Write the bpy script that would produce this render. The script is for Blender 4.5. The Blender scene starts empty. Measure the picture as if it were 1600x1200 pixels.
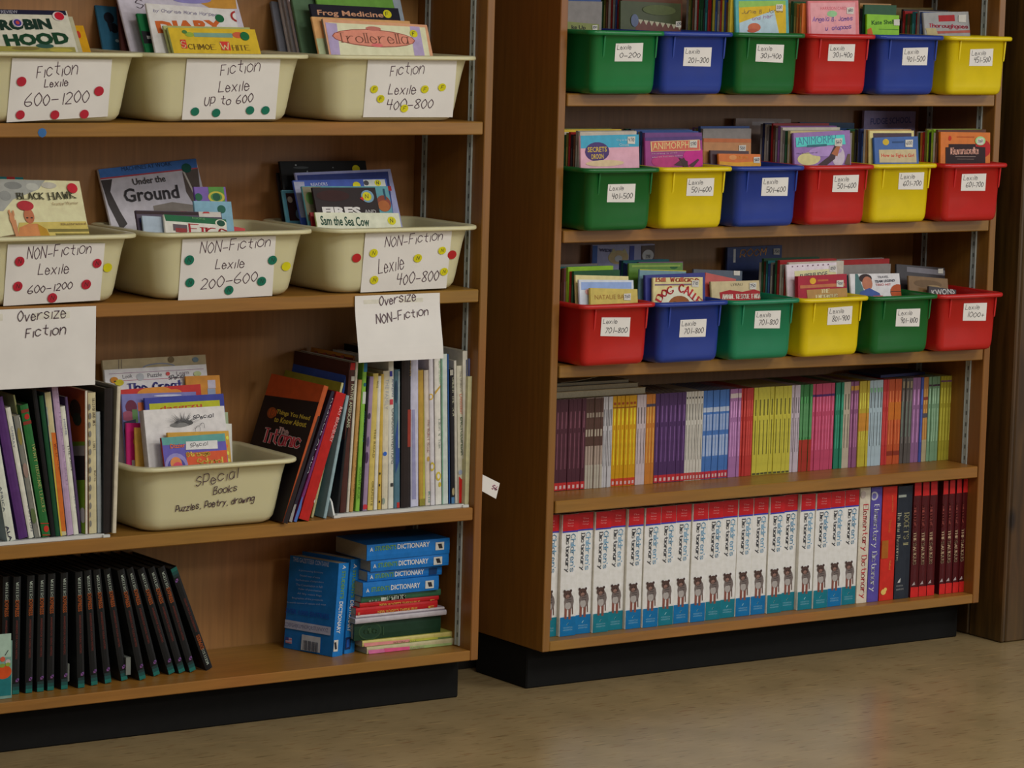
import bpy, math, random
from mathutils import Vector, Matrix
random.seed(7)
SC = bpy.context.scene
COL = SC.collection
# ------------------------------------------------------------------ camera
CAMP = dict(f=5155.65, yaw=34.6745, pitch=7.0898, roll=1.578)
CPOS = Vector((-3.8352, -5.4084, 1.4649))
_y, _p, _r = [math.radians(CAMP[k]) for k in ('yaw', 'pitch', 'roll')]
CF = Vector((math.sin(_y)*math.cos(_p), math.cos(_y)*math.cos(_p), -math.sin(_p)))
_R0 = Vector((math.cos(_y), -math.sin(_y), 0)); _U0 = _R0.cross(CF)
CR = math.cos(_r)*_R0 + math.sin(_r)*_U0
CU = -math.sin(_r)*_R0 + math.cos(_r)*_U0
cd = bpy.data.cameras.new('camera'); cam = bpy.data.objects.new('camera', cd); COL.objects.link(cam)
cam.matrix_world = Matrix(((CR.x, CU.x, -CF.x, CPOS.x), (CR.y, CU.y, -CF.y, CPOS.y), (CR.z, CU.z, -CF.z, CPOS.z), (0, 0, 0, 1)))
cd.sensor_width = 36; cd.lens = CAMP['f']/1600*36; cd.clip_start = .1; cd.clip_end = 60
SC.camera = cam
# ------------------------------------------------------------------ light and exposure
vs = SC.view_settings
vs.view_transform = 'Standard'; vs.look = 'None'; vs.gamma = 1; vs.use_curve_mapping = False
vs.exposure = 0.0
w = bpy.data.worlds.new('world'); SC.world = w; w.use_nodes = True
w.node_tree.nodes['Background'].inputs[0].default_value = (1.0, .92, .82, 1)
w.node_tree.nodes['Background'].inputs[1].default_value = .17
def area(name, loc, target, sx, sy, power, col):
    l = bpy.data.lights.new(name, 'AREA'); l.shape = 'RECTANGLE'; l.size = sx; l.size_y = sy
    l.energy = power; l.color = col
    o = bpy.data.objects.new(name, l); COL.objects.link(o); o.location = loc
    o.rotation_euler = (Vector(target)-Vector(loc)).to_track_quat('-Z', 'Y').to_euler()
    return o
# ceiling fluorescents of the room and the daylight window to the right of the cases
area('ceiling_lamp', (-.5, -2.6, 2.9), (-.5, -2.2, 0), 1.2, .6, 30, (1, .96, .89))
area('ceiling_lamp', (1.6, -3.2, 2.9), (1.5, -2.6, 0), 1.2, .6, 42, (1, .96, .89))
area('ceiling_lamp', (-2.8, -4.2, 2.9), (-2.6, -3.4, 0), 1.2, .6, 20, (1, .96, .89))
area('ceiling_lamp', (.4, -6.2, 2.9), (.4, -5.2, 0), 1.2, .6, 50, (1, .96, .89))
area('window_light', (4.4, -4.6, 1.8), (.6, .1, .8), 1.8, 1.4, 44, (.94, .97, 1))

# ------------------------------------------------------------------ picking points of the place along a sight line
def at(px, py, Y=0.0):
    d = CF + CR*((px-800)/CAMP['f']) - CU*((py-600)/CAMP['f'])
    return CPOS + d*((Y-CPOS.y)/d.y)
def atz(px, py, Z=0.0):
    d = CF + CR*((px-800)/CAMP['f']) - CU*((py-600)/CAMP['f'])
    return CPOS + d*((Z-CPOS.z)/d.z)
def proj(P):
    d = Vector(P)-CPOS; z = d.dot(CF)
    return Vector((800+CAMP['f']*d.dot(CR)/z, 600-CAMP['f']*d.dot(CU)/z))
class Plane:                      # a flat face: origin, right, up, outward normal
    def __init__(s, o, u, v):
        s.o = Vector(o); s.u = Vector(u).normalized(); s.v = Vector(v).normalized(); s.n = s.u.cross(s.v); s.off = Vector((0, 0)); s.sc = 1.0; s.clip = None
        # outward normal points to -Y for u=+X, v=+Z
    def pix(s, px, py):
        d = CF + CR*((px-800)/CAMP['f']) - CU*((py-600)/CAMP['f'])
        t = (s.o-CPOS).dot(s.n)/d.dot(s.n); P = CPOS+d*t-s.o
        return Vector((P.dot(s.u)*s.sc, P.dot(s.v)))+s.off
    def w(s, u, v, k=0):
        return s.o+s.u*u+s.v*v+s.n*(.00035+.00012*k)
    def scale(s, uv, d):          # pixels per metre along direction d at uv
        a = proj(s.w(*uv)); b = proj(s.w(uv[0]+d[0]*.01, uv[1]+d[1]*.01)); return (b-a).length/.01

# ------------------------------------------------------------------ materials (all procedural)
def lin(c):
    c = c/255
    return c/12.92 if c <= .04045 else ((c+.055)/1.055)**2.4
GAIN = 2.05
def pc(c, g=1.0):
    k = GAIN*(.80+.34*(min(c)/max(max(c), 1))**1.5)      # pigments darker, papers brighter
    return tuple(min(.86, max(.004, lin(x)*k*g)) for x in c)
_M = {}
def mat(c, rough=.45, kind='plain', g=1.0):
    key = (tuple(c), rough, kind, g)
    if key in _M: return _M[key]
    m = bpy.data.materials.new(kind); m.use_nodes = True; nt = m.node_tree; b = nt.nodes['Principled BSDF']
    rgb = pc(c, g); b.inputs['Base Color'].default_value = (*rgb, 1); b.inputs['Roughness'].default_value = rough
    b.inputs['Specular IOR Level'].default_value = .25 if kind == 'plain' else .5
    N = nt.nodes; L = nt.links
    def node(t, **k):
        n = N.new(t)
        for a, v in k.items(): n.inputs[a].default_value = v
        return n
    tc = N.new('ShaderNodeTexCoord')
    if kind in ('plain', 'plastic', 'paper', 'cloudy'):
        nz = node('ShaderNodeTexNoise', Scale={'plain': 60, 'plastic': 25, 'paper': 14, 'cloudy': 22}[kind], Detail=3)
        L.new(tc.outputs['Object'], nz.inputs['Vector'])
        r = N.new('ShaderNodeValToRGB'); a = {'plain': .10, 'plastic': .04, 'paper': .04, 'cloudy': .45}[kind]
        r.color_ramp.elements[0].position = .3; r.color_ramp.elements[1].position = .7
        r.color_ramp.elements[0].color = (*[x*(1-a) for x in rgb], 1); r.color_ramp.elements[1].color = (*[min(.9, x*(1+a)) for x in rgb], 1)
        L.new(nz.outputs['Fac'], r.inputs[0]); L.new(r.outputs[0], b.inputs['Base Color'])
    if kind in ('woodv', 'woodh', 'pine'):
        mp = N.new('ShaderNodeMapping'); L.new(tc.outputs['Object'], mp.inputs[0])
        mp.inputs['Scale'].default_value = (3, 40, 40) if kind == 'woodh' else ((38, 38, 2.2) if kind == 'woodv' else (22, 22, 2.0))
        nz = node('ShaderNodeTexNoise', Scale=2.4, Detail=5, Distortion=.4); L.new(mp.outputs[0], nz.inputs['Vector'])
        n2 = node('ShaderNodeTexNoise', Scale=2.5, Detail=2); L.new(tc.outputs['Object'], n2.inputs['Vector'])
        r = N.new('ShaderNodeValToRGB'); r.color_ramp.elements[0].position = .32; r.color_ramp.elements[1].position = .72
        k0, k1 = (.86, 1.10) if kind != 'pine' else (.55, 1.35)
        r.color_ramp.elements[0].color = (*[x*k0 for x in rgb], 1); r.color_ramp.elements[1].color = (*[x*k1 for x in rgb], 1)
        L.new(nz.outputs['Fac'], r.inputs[0])
        mx = N.new('ShaderNodeMix'); mx.data_type = 'RGBA'; mx.blend_type = 'MULTIPLY'; mx.inputs['Factor'].default_value = .35
        L.new(r.outputs[0], mx.inputs['A']); L.new(n2.outputs['Color'], mx.inputs['B'])
        out = mx.outputs['Result']
        if kind == 'pine':        # knots of the panelling
            m2 = N.new('ShaderNodeMapping'); L.new(tc.outputs['Object'], m2.inputs[0]); m2.inputs['Scale'].default_value = (9, 9, 4)
            vo = node('ShaderNodeTexVoronoi', Scale=1.0); L.new(m2.outputs[0], vo.inputs['Vector'])
            r2 = N.new('ShaderNodeValToRGB'); r2.color_ramp.elements[0].position = .05; r2.color_ramp.elements[1].position = .14
            r2.color_ramp.elements[0].color = (.18, .12, .08, 1); r2.color_ramp.elements[1].color = (1, 1, 1, 1)
            L.new(vo.outputs['Distance'], r2.inputs[0])
            m3 = N.new('ShaderNodeMix'); m3.data_type = 'RGBA'; m3.blend_type = 'MULTIPLY'; m3.inputs['Factor'].default_value = 1
            L.new(out, m3.inputs['A']); L.new(r2.outputs[0], m3.inputs['B']); out = m3.outputs['Result']
        L.new(out, b.inputs['Base Color'])
        bp = node('ShaderNodeBump', Strength=.08, Distance=.002); L.new(nz.outputs['Fac'], bp.inputs['Height']); L.new(bp.outputs[0], b.inputs['Normal'])
    if kind == 'vinyl':
        # short dark and reddish dashes of the vinyl floor tiles over a soft mottle
        base = node('ShaderNodeTexNoise', Scale=7, Detail=4); L.new(tc.outputs['Object'], base.inputs['Vector'])
        r = N.new('ShaderNodeValToRGB'); r.color_ramp.elements[0].position = .3; r.color_ramp.elements[1].position = .7
        r.color_ramp.elements[0].color = (*[x*.86 for x in rgb], 1); r.color_ramp.elements[1].color = (*[x*1.12 for x in rgb], 1)
        L.new(base.outputs['Fac'], r.inputs[0]); out = r.outputs[0]
        for sc, th, c2, rot in (((12, 60, 1), .665, (.30, .25, .2), .12), ((11, 60, 1), .67, (.6, .3, .2), -.25), ((6, 40, 1), .66, (1.35, 1.3, 1.2), .0)):
            mp = N.new('ShaderNodeMapping'); L.new(tc.outputs['Object'], mp.inputs[0]); mp.inputs['Scale'].default_value = sc; mp.inputs['Rotation'].default_value = (0, 0, rot-.5)
            mp.inputs['Location'].default_value = (sc[1], sc[0], 0)
            nz = node('ShaderNodeTexNoise', Scale=1.6, Detail=2.5); L.new(mp.outputs[0], nz.inputs['Vector'])
            rr = N.new('ShaderNodeValToRGB'); rr.color_ramp.elements[0].position = th-.06; rr.color_ramp.elements[1].position = th+.05
            rr.color_ramp.elements[0].color = (0, 0, 0, 1); rr.color_ramp.elements[1].color = (.55, .55, .55, 1); L.new(nz.outputs['Fac'], rr.inputs[0])
            mx = N.new('ShaderNodeMix'); mx.data_type = 'RGBA'; L.new(rr.outputs[0], mx.inputs['Factor']); L.new(out, mx.inputs['A'])
            mx.inputs['B'].default_value = (*[x*y for x, y in zip(rgb, c2)], 1); out = mx.outputs['Result']
        L.new(out, b.inputs['Base Color'])
    if kind == 'pages':
        wv = node('ShaderNodeTexNoise', Scale=260, Detail=1); L.new(tc.outputs['Object'], wv.inputs['Vector'])
        r = N.new('ShaderNodeValToRGB'); r.color_ramp.elements[0].color = (*[x*.7 for x in rgb], 1); r.color_ramp.elements[1].color = (*rgb, 1)
        L.new(wv.outputs['Fac'], r.inputs[0]); L.new(r.outputs[0], b.inputs['Base Color'])
    if kind == 'metal': b.inputs['Metallic'].default_value = .85
    if kind == 'plastic': b.inputs['Specular IOR Level'].default_value = .5
    if kind == 'ivory':
        b.inputs['Subsurface Weight'].default_value = .25; b.inputs['Subsurface Radius'].default_value = (.02, .018, .01); b.inputs['Subsurface Scale'].default_value = .3
    _M[key] = m; return m
PAGE = mat((128, 122, 104), .8, 'pages')

# ------------------------------------------------------------------ objects
def props(o, label=None, cat=None, group=None, kind=None):
    if label: o['label'] = label
    if cat: o['category'] = cat
    if group: o['group'] = group
    if kind: o['kind'] = kind
    return o
def root(name, label, cat, group=None, M=None):
    o = bpy.data.objects.new(name, None); COL.objects.link(o); o.empty_display_size = .02
    if M is not None: o.matrix_world = M
    return props(o, label, cat, group)
_W = {}                                   # root matrices, known without a depsgraph update
def wm(o):
    m = o.matrix_basis.copy()
    while o.parent: o = o.parent; m = o.matrix_basis @ m
    return m
def mesh(name, V, F, mats, MI=None, parent=None, smooth=False, local=False):
    me = bpy.data.meshes.new(name)
    if parent is not None and not local:
        inv = wm(parent).inverted(); V = [inv @ Vector(v) for v in V]
    me.from_pydata([tuple(v) for v in V], [], F)
    for m in (mats if isinstance(mats, list) else [mats]): me.materials.append(m)
    if MI: me.polygons.foreach_set('material_index', MI)
    if smooth: me.polygons.foreach_set('use_smooth', [True]*len(F))
    me.update()
    o = bpy.data.objects.new(name, me); COL.objects.link(o)
    if parent is not None: o.parent = parent
    return o
class MB:
    def __init__(s): s.V = []; s.F = []; s.I = []; s.m = []; s.pl = None
    def mi(s, m):
        if m not in s.m: s.m.append(m)
        return s.m.index(m)
    def cut(s, pts):
        # keep the print inside the face it is printed on
        pl = s.pl; k = (Vector(pts[0])-pl.o).dot(pl.n); Q = [((Vector(p)-pl.o).dot(pl.u), (Vector(p)-pl.o).dot(pl.v)) for p in pts]
        x0, y0, x1, y1 = pl.clip
        if all(x0 <= a <= x1 and y0 <= b <= y1 for a, b in Q): return pts
        for ax, lim, sg in ((0, x0, 1), (0, x1, -1), (1, y0, 1), (1, y1, -1)):
            out = []
            for i in range(len(Q)):
                a = Q[i-1]; b = Q[i]; da = (a[ax]-lim)*sg; db = (b[ax]-lim)*sg
                if (da >= 0) != (db >= 0):
                    t = da/(da-db); out.append((a[0]+(b[0]-a[0])*t, a[1]+(b[1]-a[1])*t))
                if db >= 0: out.append(b)
            Q = out
            if len(Q) < 3: return None
        return [pl.o+pl.u*a+pl.v*b+pl.n*k for a, b in Q]
    def poly(s, pts, m):
        if s.pl is not None and s.pl.clip:
            pts = s.cut(pts)
            if not pts: return
        n = len(s.V); s.V += [Vector(p) for p in pts]; s.F.append(tuple(range(n, n+len(pts)))); s.I.append(s.mi(m))
    def box(s, x0, x1, y0, y1, z0, z1, m, T=None, c=0):
        # c = chamfer on the vertical/horizontal front edges
        P = [(x0, y0, z0), (x1, y0, z0), (x1, y1, z0), (x0, y1, z0), (x0, y0, z1), (x1, y0, z1), (x1, y1, z1), (x0, y1, z1)]
        if T: P = [T @ Vector(p) for p in P]
        n = len(s.V); s.V += [Vector(p) for p in P]
        for f in ((0, 3, 2, 1), (4, 5, 6, 7), (0, 1, 5, 4), (1, 2, 6, 5), (2, 3, 7, 6), (3, 0, 4, 7)):
            s.F.append(tuple(n+i for i in f)); s.I.append(s.mi(m))
    def raw(s, V, F, m):
        if s.pl is not None and s.pl.clip:
            pl = s.pl; x0, y0, x1, y1 = pl.clip; W = [Vector(v)-pl.o for v in V]
            if not all(x0 <= q.dot(pl.u) <= x1 and y0 <= q.dot(pl.v) <= y1 for q in W):
                for f in F: s.poly([V[i] for i in f], m)
                return
        n = len(s.V); s.V += [Vector(v) for v in V]; k = s.mi(m)
        for f in F: s.F.append(tuple(n+i for i in f)); s.I.append(k)
    def build(s, name, parent=None, local=False, smooth=False):
        return mesh(name, s.V, s.F, s.m, s.I, parent, smooth, local)
def board(name, x0, x1, y0, y1, z0, z1, m, parent, bev=.0015, dz=0):
    # a wooden board with small rounded edges; dz lowers its right end
    b = bev
    V = []; F = []
    for (x, s) in ((x0, 1), (x0+b, 0), (x1-b, 0), (x1, 1)):
        k = b if s else 0; dd = dz*(x-x0)/(x1-x0)
        ring = [(y0+b+k*0, z0+k), (y1-b, z0+k), (y1-k, z0+b), (y1-k, z1-b), (y1-b, z1-k), (y0+b, z1-k), (y0+k, z1-b), (y0+k, z0+b)]
        V += [(x, y, z+dd) for y, z in ring]
    for i in range(3):
        for j in range(8): F.append((i*8+j, i*8+(j+1) % 8, i*8+8+(j+1) % 8, i*8+8+j))
    F.append(tuple(range(7, -1, -1))); F.append(tuple(range(24, 32)))
    return mesh(name, V, F, m, None, parent)

# ------------------------------------------------------------------ lettering
GL = {
'a': '~36 16 04 12 32 44|46 42', 'b': '08 02|~04 26 45 43 22 03', 'c': '~45 26 05 03 22 43', 'd': '48 42|~44 26 05 03 22 43',
'e': '04 44|~44 35 16 04 12 32 43', 'f': '~48 27 22|06 46', 'g': '~45 26 05 03 23 44|~46 41 20 01', 'h': '08 02|~04 26 45 42', 'i': '16 12',
'j': '~26 21 10', 'k': '08 02|46 04 42', 'l': '18 12', 'm': '06 02|~05 16 25 22|~25 36 45 42', 'n': '06 02|~04 26 45 42',
'o': '~26 05 03 22 43 45 26', 'p': '06 00|~05 26 45 43 22 03', 'q': '46 40|~45 26 05 03 22 43', 'r': '06 02|~04 26 46',
's': '~45 26 05 24 43 22 03', 't': '28 23 42|06 46', 'u': '~06 03 22 44|46 42', 'v': '06 22 46', 'w': '06 12 25 32 46',
'x': '06 42|46 02', 'y': '06 23|46 00', 'z': '06 46 02 42',
'A': '02 28 42|14 34', 'B': '02 08|~08 38 37 25|~05 35 43 32 02', 'C': '~47 28 06 04 22 43', 'D': '02 08|~08 38 46 44 32 02',
'E': '48 08 02 42|05 35', 'F': '48 08 02|05 35', 'G': '~47 28 06 04 22 43 44|24 44', 'H': '08 02|48 42|05 45', 'I': '18 12',
'J': '~38 33 12 03', 'K': '08 02|48 05 42', 'L': '08 02 42', 'M': '02 08 24 48 42', 'N': '02 08 42 48', 'O': '~28 06 04 22 44 46 28',
'P': '02 08|~08 38 46 34 04', 'Q': '~28 06 04 22 44 46 28|24 42', 'R': '02 08|~08 38 46 34 04|24 42', 'S': '~47 28 06 25 44 22 03',
'T': '08 48|28 22', 'U': '~08 04 22 44 48', 'V': '08 22 48', 'W': '08 12 26 32 48', 'X': '08 42|48 02', 'Y': '08 25 48|25 22', 'Z': '08 48 02 42',
'0': '~28 06 04 22 44 46 28', '1': '28 22', '2': '~07 28 46 02|02 42', '3': '~07 28 46 25|~25 44 22 03', '4': '08 05 45|38 32',
'5': '48 08 05|~05 35 44 32 02', '6': '~38 05 03 22 43 34 04', '7': '08 48 12', '8': '~28 07 25 43 22 03 25 47 28', '9': '~45 25 07 28 47 32',
'-': '04 44', '+': '04 44|26 22', ',': '22 11', "'": '28 27', '.': '22 23', '&': '42 07 28 47 04 22 44'}
def smooth(P):
    out = []; n = len(P)
    for i in range(n-1):
        a = P[max(i-1, 0)]; b = P[i]; c = P[i+1]; d = P[min(i+2, n-1)]
        for k in range(3):
            t = k/3
            out.append(tuple(.5*(2*b[j]+(c[j]-a[j])*t+(2*a[j]-5*b[j]+4*c[j]-d[j])*t*t+(3*b[j]-a[j]-3*c[j]+d[j])*t**3) for j in (0, 1)))
    out.append(P[-1]); return out
def strokes(txt, slant=0, jit=0, serif=False, rnd=None):
    X = 0; S = []
    for ch in txt:
        if ch == ' ': X += 4; continue
        g = GL.get(ch)
        if not g: X += 3; continue
        mn = min(int(q[0]) for pl in g.split('|') for q in pl.strip('~').split()) if serif else 0
        X -= mn; mx = 0; jy = rnd.uniform(-jit, jit) if jit else 0; js = 1+(rnd.uniform(-jit, jit)*.3 if jit else 0)
        for pl in g.split('|'):
            sm = pl[0] == '~'; pts = [(int(q[0])*js, int(q[1])*js+jy) for q in pl.strip('~').split()]
            mx = max(mx, max(q[0] for q in pts))
            if sm: pts = smooth(pts)
            elif serif:
                for e in (pts[0], pts[-1]):
                    if abs(pts[0][0]-pts[-1][0]) < 1.5 and abs(pts[0][1]-pts[-1][1]) > 2:
                        S.append([(X+e[0]-.9, e[1]), (X+e[0]+.9, e[1])])
            S.append([(X+a+slant*(b-2), b) for a, b in pts])
        X += mx+(1.6 if not serif else 1.7)
    return S
_T = {}
def sans(txt, bold):
    if (txt, bold) in _T: return _T[(txt, bold)]
    c = bpy.data.curves.new('t', 'FONT'); c.body = txt; c.size = 1; c.offset = {'s': 0, 'b': .02, 'x': .055}[bold]; c.resolution_u = 2; c.fill_mode = 'FRONT' if hasattr(c, 'fill_mode') else None
    o = bpy.data.objects.new('t', c); COL.objects.link(o); bpy.context.view_layer.update()
    me = o.to_mesh(); V = [(v.co.x, v.co.y) for v in me.vertices]; F = [tuple(p.vertices) for p in me.polygons]
    o.to_mesh_clear(); bpy.data.objects.remove(o); bpy.data.curves.remove(c)
    _T[(txt, bold)] = (V, F); return V, F
def draw(mb, pl, items, k0=0):
    """flat print on a plane; coordinates are sight-line points picked on that plane"""
    mb.pl = pl
    for k, it in enumerate(items):
        k = k+k0; t = it[0]
        if t == 'r':
            a = pl.pix(it[1], it[2]); b = pl.pix(it[3], it[4]); m = mat(it[5], .5)
            mb.poly([pl.w(a.x, b.y, k), pl.w(b.x, b.y, k), pl.w(b.x, a.y, k), pl.w(a.x, a.y, k)], m)
        elif t == 'q':
            P = [pl.pix(*q) for q in it[1]]; m = mat(it[2], .5)
            A = sum(P[i].x*P[(i+1) % len(P)].y-P[(i+1) % len(P)].x*P[i].y for i in range(len(P)))
            if A < 0: P.reverse()
            mb.poly([pl.w(q.x, q.y, k) for q in P], m)
        elif t == 'e':
            c = pl.pix(it[1], it[2]); sx = pl.scale(c, (1, 0)); sy = pl.scale(c, (0, 1)); m = mat(it[5], .5); n = 18
            mb.poly([pl.w(c.x+it[3]/sx*math.cos(6.2832*i/n), c.y+it[4]/sy*math.sin(6.2832*i/n), k) for i in range(n)], m)
        elif t == 't':
            _, x, y, x2, y2, h, txt, col, font = it[:9]
            a = pl.pix(x, y); b = pl.pix(x2, y2); d = b-a; L = d.length; d = d/L; q = Vector((-d.y, d.x)); H = h/pl.scale(a, q); m = mat(col, .5)
            text(mb, lambda u, v: pl.w(a.x+d.x*u+q.x*v, a.y+d.y*u+q.y*v, k), L, H, txt, m, font, it[9] if len(it) > 9 else None)
def text(mb, fn, L, H, txt, m, font, pen=None):
    if font in ('s', 'b', 'x'):
        V, F = sans(txt, font)
        if not V: return
        x0 = min(v[0] for v in V); x1 = max(v[0] for v in V); y0 = min(v[1] for v in V); y1 = max(v[1] for v in V)
        mb.raw([fn((v[0]-x0)/(x1-x0)*L, (v[1]-y0)/(y1-y0)*H) for v in V], F, m); return
    rnd = random.Random(txt)
    S = strokes(txt, .18 if font == 'h' else 0, .35 if font == 'h' else 0, font == 'f', rnd)
    xs = [p[0] for s in S for p in s]; ys = [p[1] for s in S for p in s]; x0, x1, y0, y1 = min(xs), max(xs), min(ys), max(ys)
    y1 = max(y1, y0+1); hw = pen if pen else (.045 if font == 'h' else .055)*H
    for s in S:
        P = [Vector(((a-x0)/(x1-x0)*L, (b-y0)/(y1-y0)*H)) for a, b in s]
        for a, b in zip(P, P[1:]):
            d = b-a
            if d.length < 1e-7: continue
            d.normalize(); q = Vector((-d.y, d.x)); ww = hw
            if font == 'f': ww = hw*(.4+.85*abs(d.y))
            a2 = a-d*hw*.5; b2 = b+d*hw*.5
            mb.raw([fn(*(a2-q*ww)), fn(*(b2-q*ww)), fn(*(b2+q*ww)), fn(*(a2+q*ww))], [(0, 1, 2, 3)], m)
# ------------------------------------------------------------------ the setting
def struct(o): o['kind'] = 'structure'; return o
def slab(name, x0, x1, y0, y1, z0, z1, m):
    b = MB(); b.box(x0, x1, y0, y1, z0, z1, m); return struct(b.build(name))
slab('floor', -6.5, 3.6, -7.2, .34, -.05, 0, mat((120, 104, 74), .25, 'vinyl'))
slab('wall_back', -6.5, 1.60, .30, .34, 0, 3.0, mat((60, 46, 30), .6, 'pine'))
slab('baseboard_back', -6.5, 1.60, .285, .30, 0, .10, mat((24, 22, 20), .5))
# timber-clad pier beside the right-hand case: framing boards with a bevelled arris, knotty pine faces
WP = mat((66, 45, 17), .45, 'pine'); WE = mat((96, 76, 42), .4, 'woodv')
pier = slab('wall_right', 1.246, 2.4, -.030, .30, 0, 3.0, mat((40, 30, 20), .6))
def cladding(x0, x1, y0, y1, m=WP):
    return board('panel_board', x0, x1, y0, y1, .001, 2.99, m, pier, .003)
for i in range(8): cladding(1.2465+i*.142, 1.2465+.139+i*.142, -.042, -.0305)
for i in range(3): cladding(1.2345, 1.2459, -.042+i*.112, -.042+.109+i*.112)
# ------------------------------------------------------------------ the two bookcases
WF = mat((132, 92, 37), .38, 'woodh'); WB = mat((138, 96, 52), .5, 'woodv'); WV = mat((122, 80, 32), .38, 'woodv')
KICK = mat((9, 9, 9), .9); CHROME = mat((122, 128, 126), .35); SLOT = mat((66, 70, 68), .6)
T = .0184; ZB = .0887; ZT = .1094; TH = .0255
def bookcase(x0, x1, shelves, label, tops=1.86):
    r = root('bookcase', label, 'bookcase', None, Matrix.Translation((x0, 0, 0)))
    board('side_panel', x0, x0+T, 0, .262, ZB, tops, WV, r); board('side_panel', x1-T, x1, 0, .262, ZB, tops, WV, r)
    board('bottom_board', x0+T, x1-T, .0008, .25, ZB, ZT, WF, r)
    board('top_board', x0+T, x1-T, .0008, .25, tops-.025, tops, WF, r)
    board('back_panel', x0+T, x1-T, .2505, .262, ZB, tops, WB, r, .001)
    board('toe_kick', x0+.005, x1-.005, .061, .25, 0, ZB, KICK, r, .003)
    for z, dz in shelves: board('shelf_board', x0+T+.003, x1-T-.004, -.0015, .245, z, z+TH, WF, r, .0018, dz)
    for xs, s in ((x0+T, 1), (x1-T, -1)):
        for y in (.047, .212):
            b = MB(); a0, a1 = sorted((xs+s*.0002, xs+s*.0022))
            b.box(a0, a1, y-.0075, y+.0075, ZT+.003, tops-.03, CHROME)
            for q in (-.0075, .0055): 
                c0, c1 = sorted((xs+s*.0022, xs+s*.004)); b.box(c0, c1, y+q, y+q+.002, ZT+.003, tops-.03, CHROME)
            st = b.build('shelf_standard', r)
            b = MB(); z = ZT+.02
            while z < tops-.04:
                c0, c1 = sorted((xs+s*.0021, xs+s*.00235)); b.box(c0, c1, y-.002, y+.002, z, z+.009, SLOT); z += .0254
            b.build('slots', st)
    return r
ZL = [.3761, .8152, 1.1474]; ZR = [.3751, .6458, .928, 1.2033]
caseL = bookcase(-.1584-1.2, -.1584, [(z, 0) for z in ZL]+[(1.52, 0)], 'left wooden bookcase holding the big ivory tubs and black books')
caseR = bookcase(0, 1.2, [(.3751, 0), (.6458+.0075, -.0135), (.928, 0), (1.2033, 0), (1.50, 0)], 'right wooden bookcase holding the small coloured bins and dictionaries')
# ------------------------------------------------------------------ moulded containers
def loft(prof, W, D, R, n=6):
    """rounded-rectangle rings; prof = (inset, z); the outline spans 0..W, 0..D"""
    V = []; F = []; m = 4*(n+1)
    for d, z in prof:
        r = max(R-d*.35, .006)
        for q, (cx, cy) in enumerate(((W-d-r, d+r), (W-d-r, D-d-r), (d+r, D-d-r), (d+r, d+r))):
            for i in range(n+1):
                a = math.radians(-90+q*90+90*i/n); V.append((cx+r*math.cos(a), cy+r*math.sin(a), z))
    for k in range(len(prof)-1):
        for j in range(m): F.append((k*m+j, k*m+(j+1) % m, (k+1)*m+(j+1) % m, (k+1)*m+j))
    F.append(tuple(range(m-1, -1, -1))); F.append(tuple(range((len(prof)-1)*m, len(prof)*m)))
    return V, F
IV = mat((156, 152, 122), .33, 'ivory'); PAPER = mat((164, 162, 159), .7, 'paper'); INK = (62, 44, 54)
RED = (150, 30, 45); GRN = (18, 92, 72); YEL = (178, 172, 20)
TUBH = .1285
def tub(xr, yf, z, label, W=.364, D=.285):
    M = Matrix.Translation((xr-W, yf, z+.0006)); r = root('storage_tub', label, 'tub', 'ivory storage tubs of the left bookcase', M)
    H = TUBH
    prof = [(.062, 0), (.048, .0012), (.040, .006), (.035, .014), (.032, .028), (.022, H*.72), (.0165, H-.010), (.012, H-.007), (.001, H-.008), (0, H-.006), (.0005, H-.0015), (.003, H), (.016, H), (.020, H-.004),
            (.025, H*.72), (.035, .030), (.039, .016), (.048, .006), (.063, .0035)]
    V, F = loft(prof, W, D, .048)
    o = mesh('tub_shell', V, F, IV, None, r, True, True)
    return r, M
def wallplane(xr, yf, z, W=.364):
    # front wall of a tub, leaning outwards to the rim
    a = Vector((xr-W, yf+.0322, z+.028)); b = Vector((xr-W, yf+.0162, z+TUBH-.011))
    p = Plane(a, (1, 0, 0), b-a); p.o = a+p.n*.0006; return p
def sheet(par, pl, quad, items, name='paper_label', th=.0005, rnd=.004, dots=()):
    P = [pl.pix(*q) for q in quad]; A = sum(P[i].x*P[(i+1) % 4].y-P[(i+1) % 4].x*P[i].y for i in range(4))
    if A < 0: P.reverse()
    b = MB(); fr = [pl.w(q.x, q.y, 2) for q in P]; bk = [p-pl.n*th for p in fr]; n = len(P)
    b.poly(fr, PAPER); b.poly(bk[::-1], PAPER)
    for i in range(n): b.poly([fr[i], bk[i], bk[(i+1) % n], fr[(i+1) % n]], PAPER)
    s = b.build(name, par)
    if items: m = MB(); draw(m, pl, items, 4); m.build('lettering', s)
    for it in dots:
        x, y, rr, col, ch = it[:5]
        m = MB(); draw(m, pl, [('e', x, y, rr, rr*1.02, col)]+([('t', x-rr*.36, y+rr*.4, x+rr*.4, y+rr*.34, rr*.85, ch, (30, 34, 30), 'h', .00045)] if ch else []), 16)
        m.build('round_sticker', s)
    return s
def dot_on(par, pl, x, y, rr, col):
    m = MB(); draw(m, pl, [('e', x, y, rr, rr, col)], 3); m.build('round_sticker', par)
def H(x, y, x2, y2, h, t, col=INK, pen=None): return ('t', x, y, x2, y2, h, t, col, 'h', pen or .0008)
Z1 = ZL[2]+TH; Z2 = ZL[1]+TH; Z3 = ZL[0]+TH
tubs = {}
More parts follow.
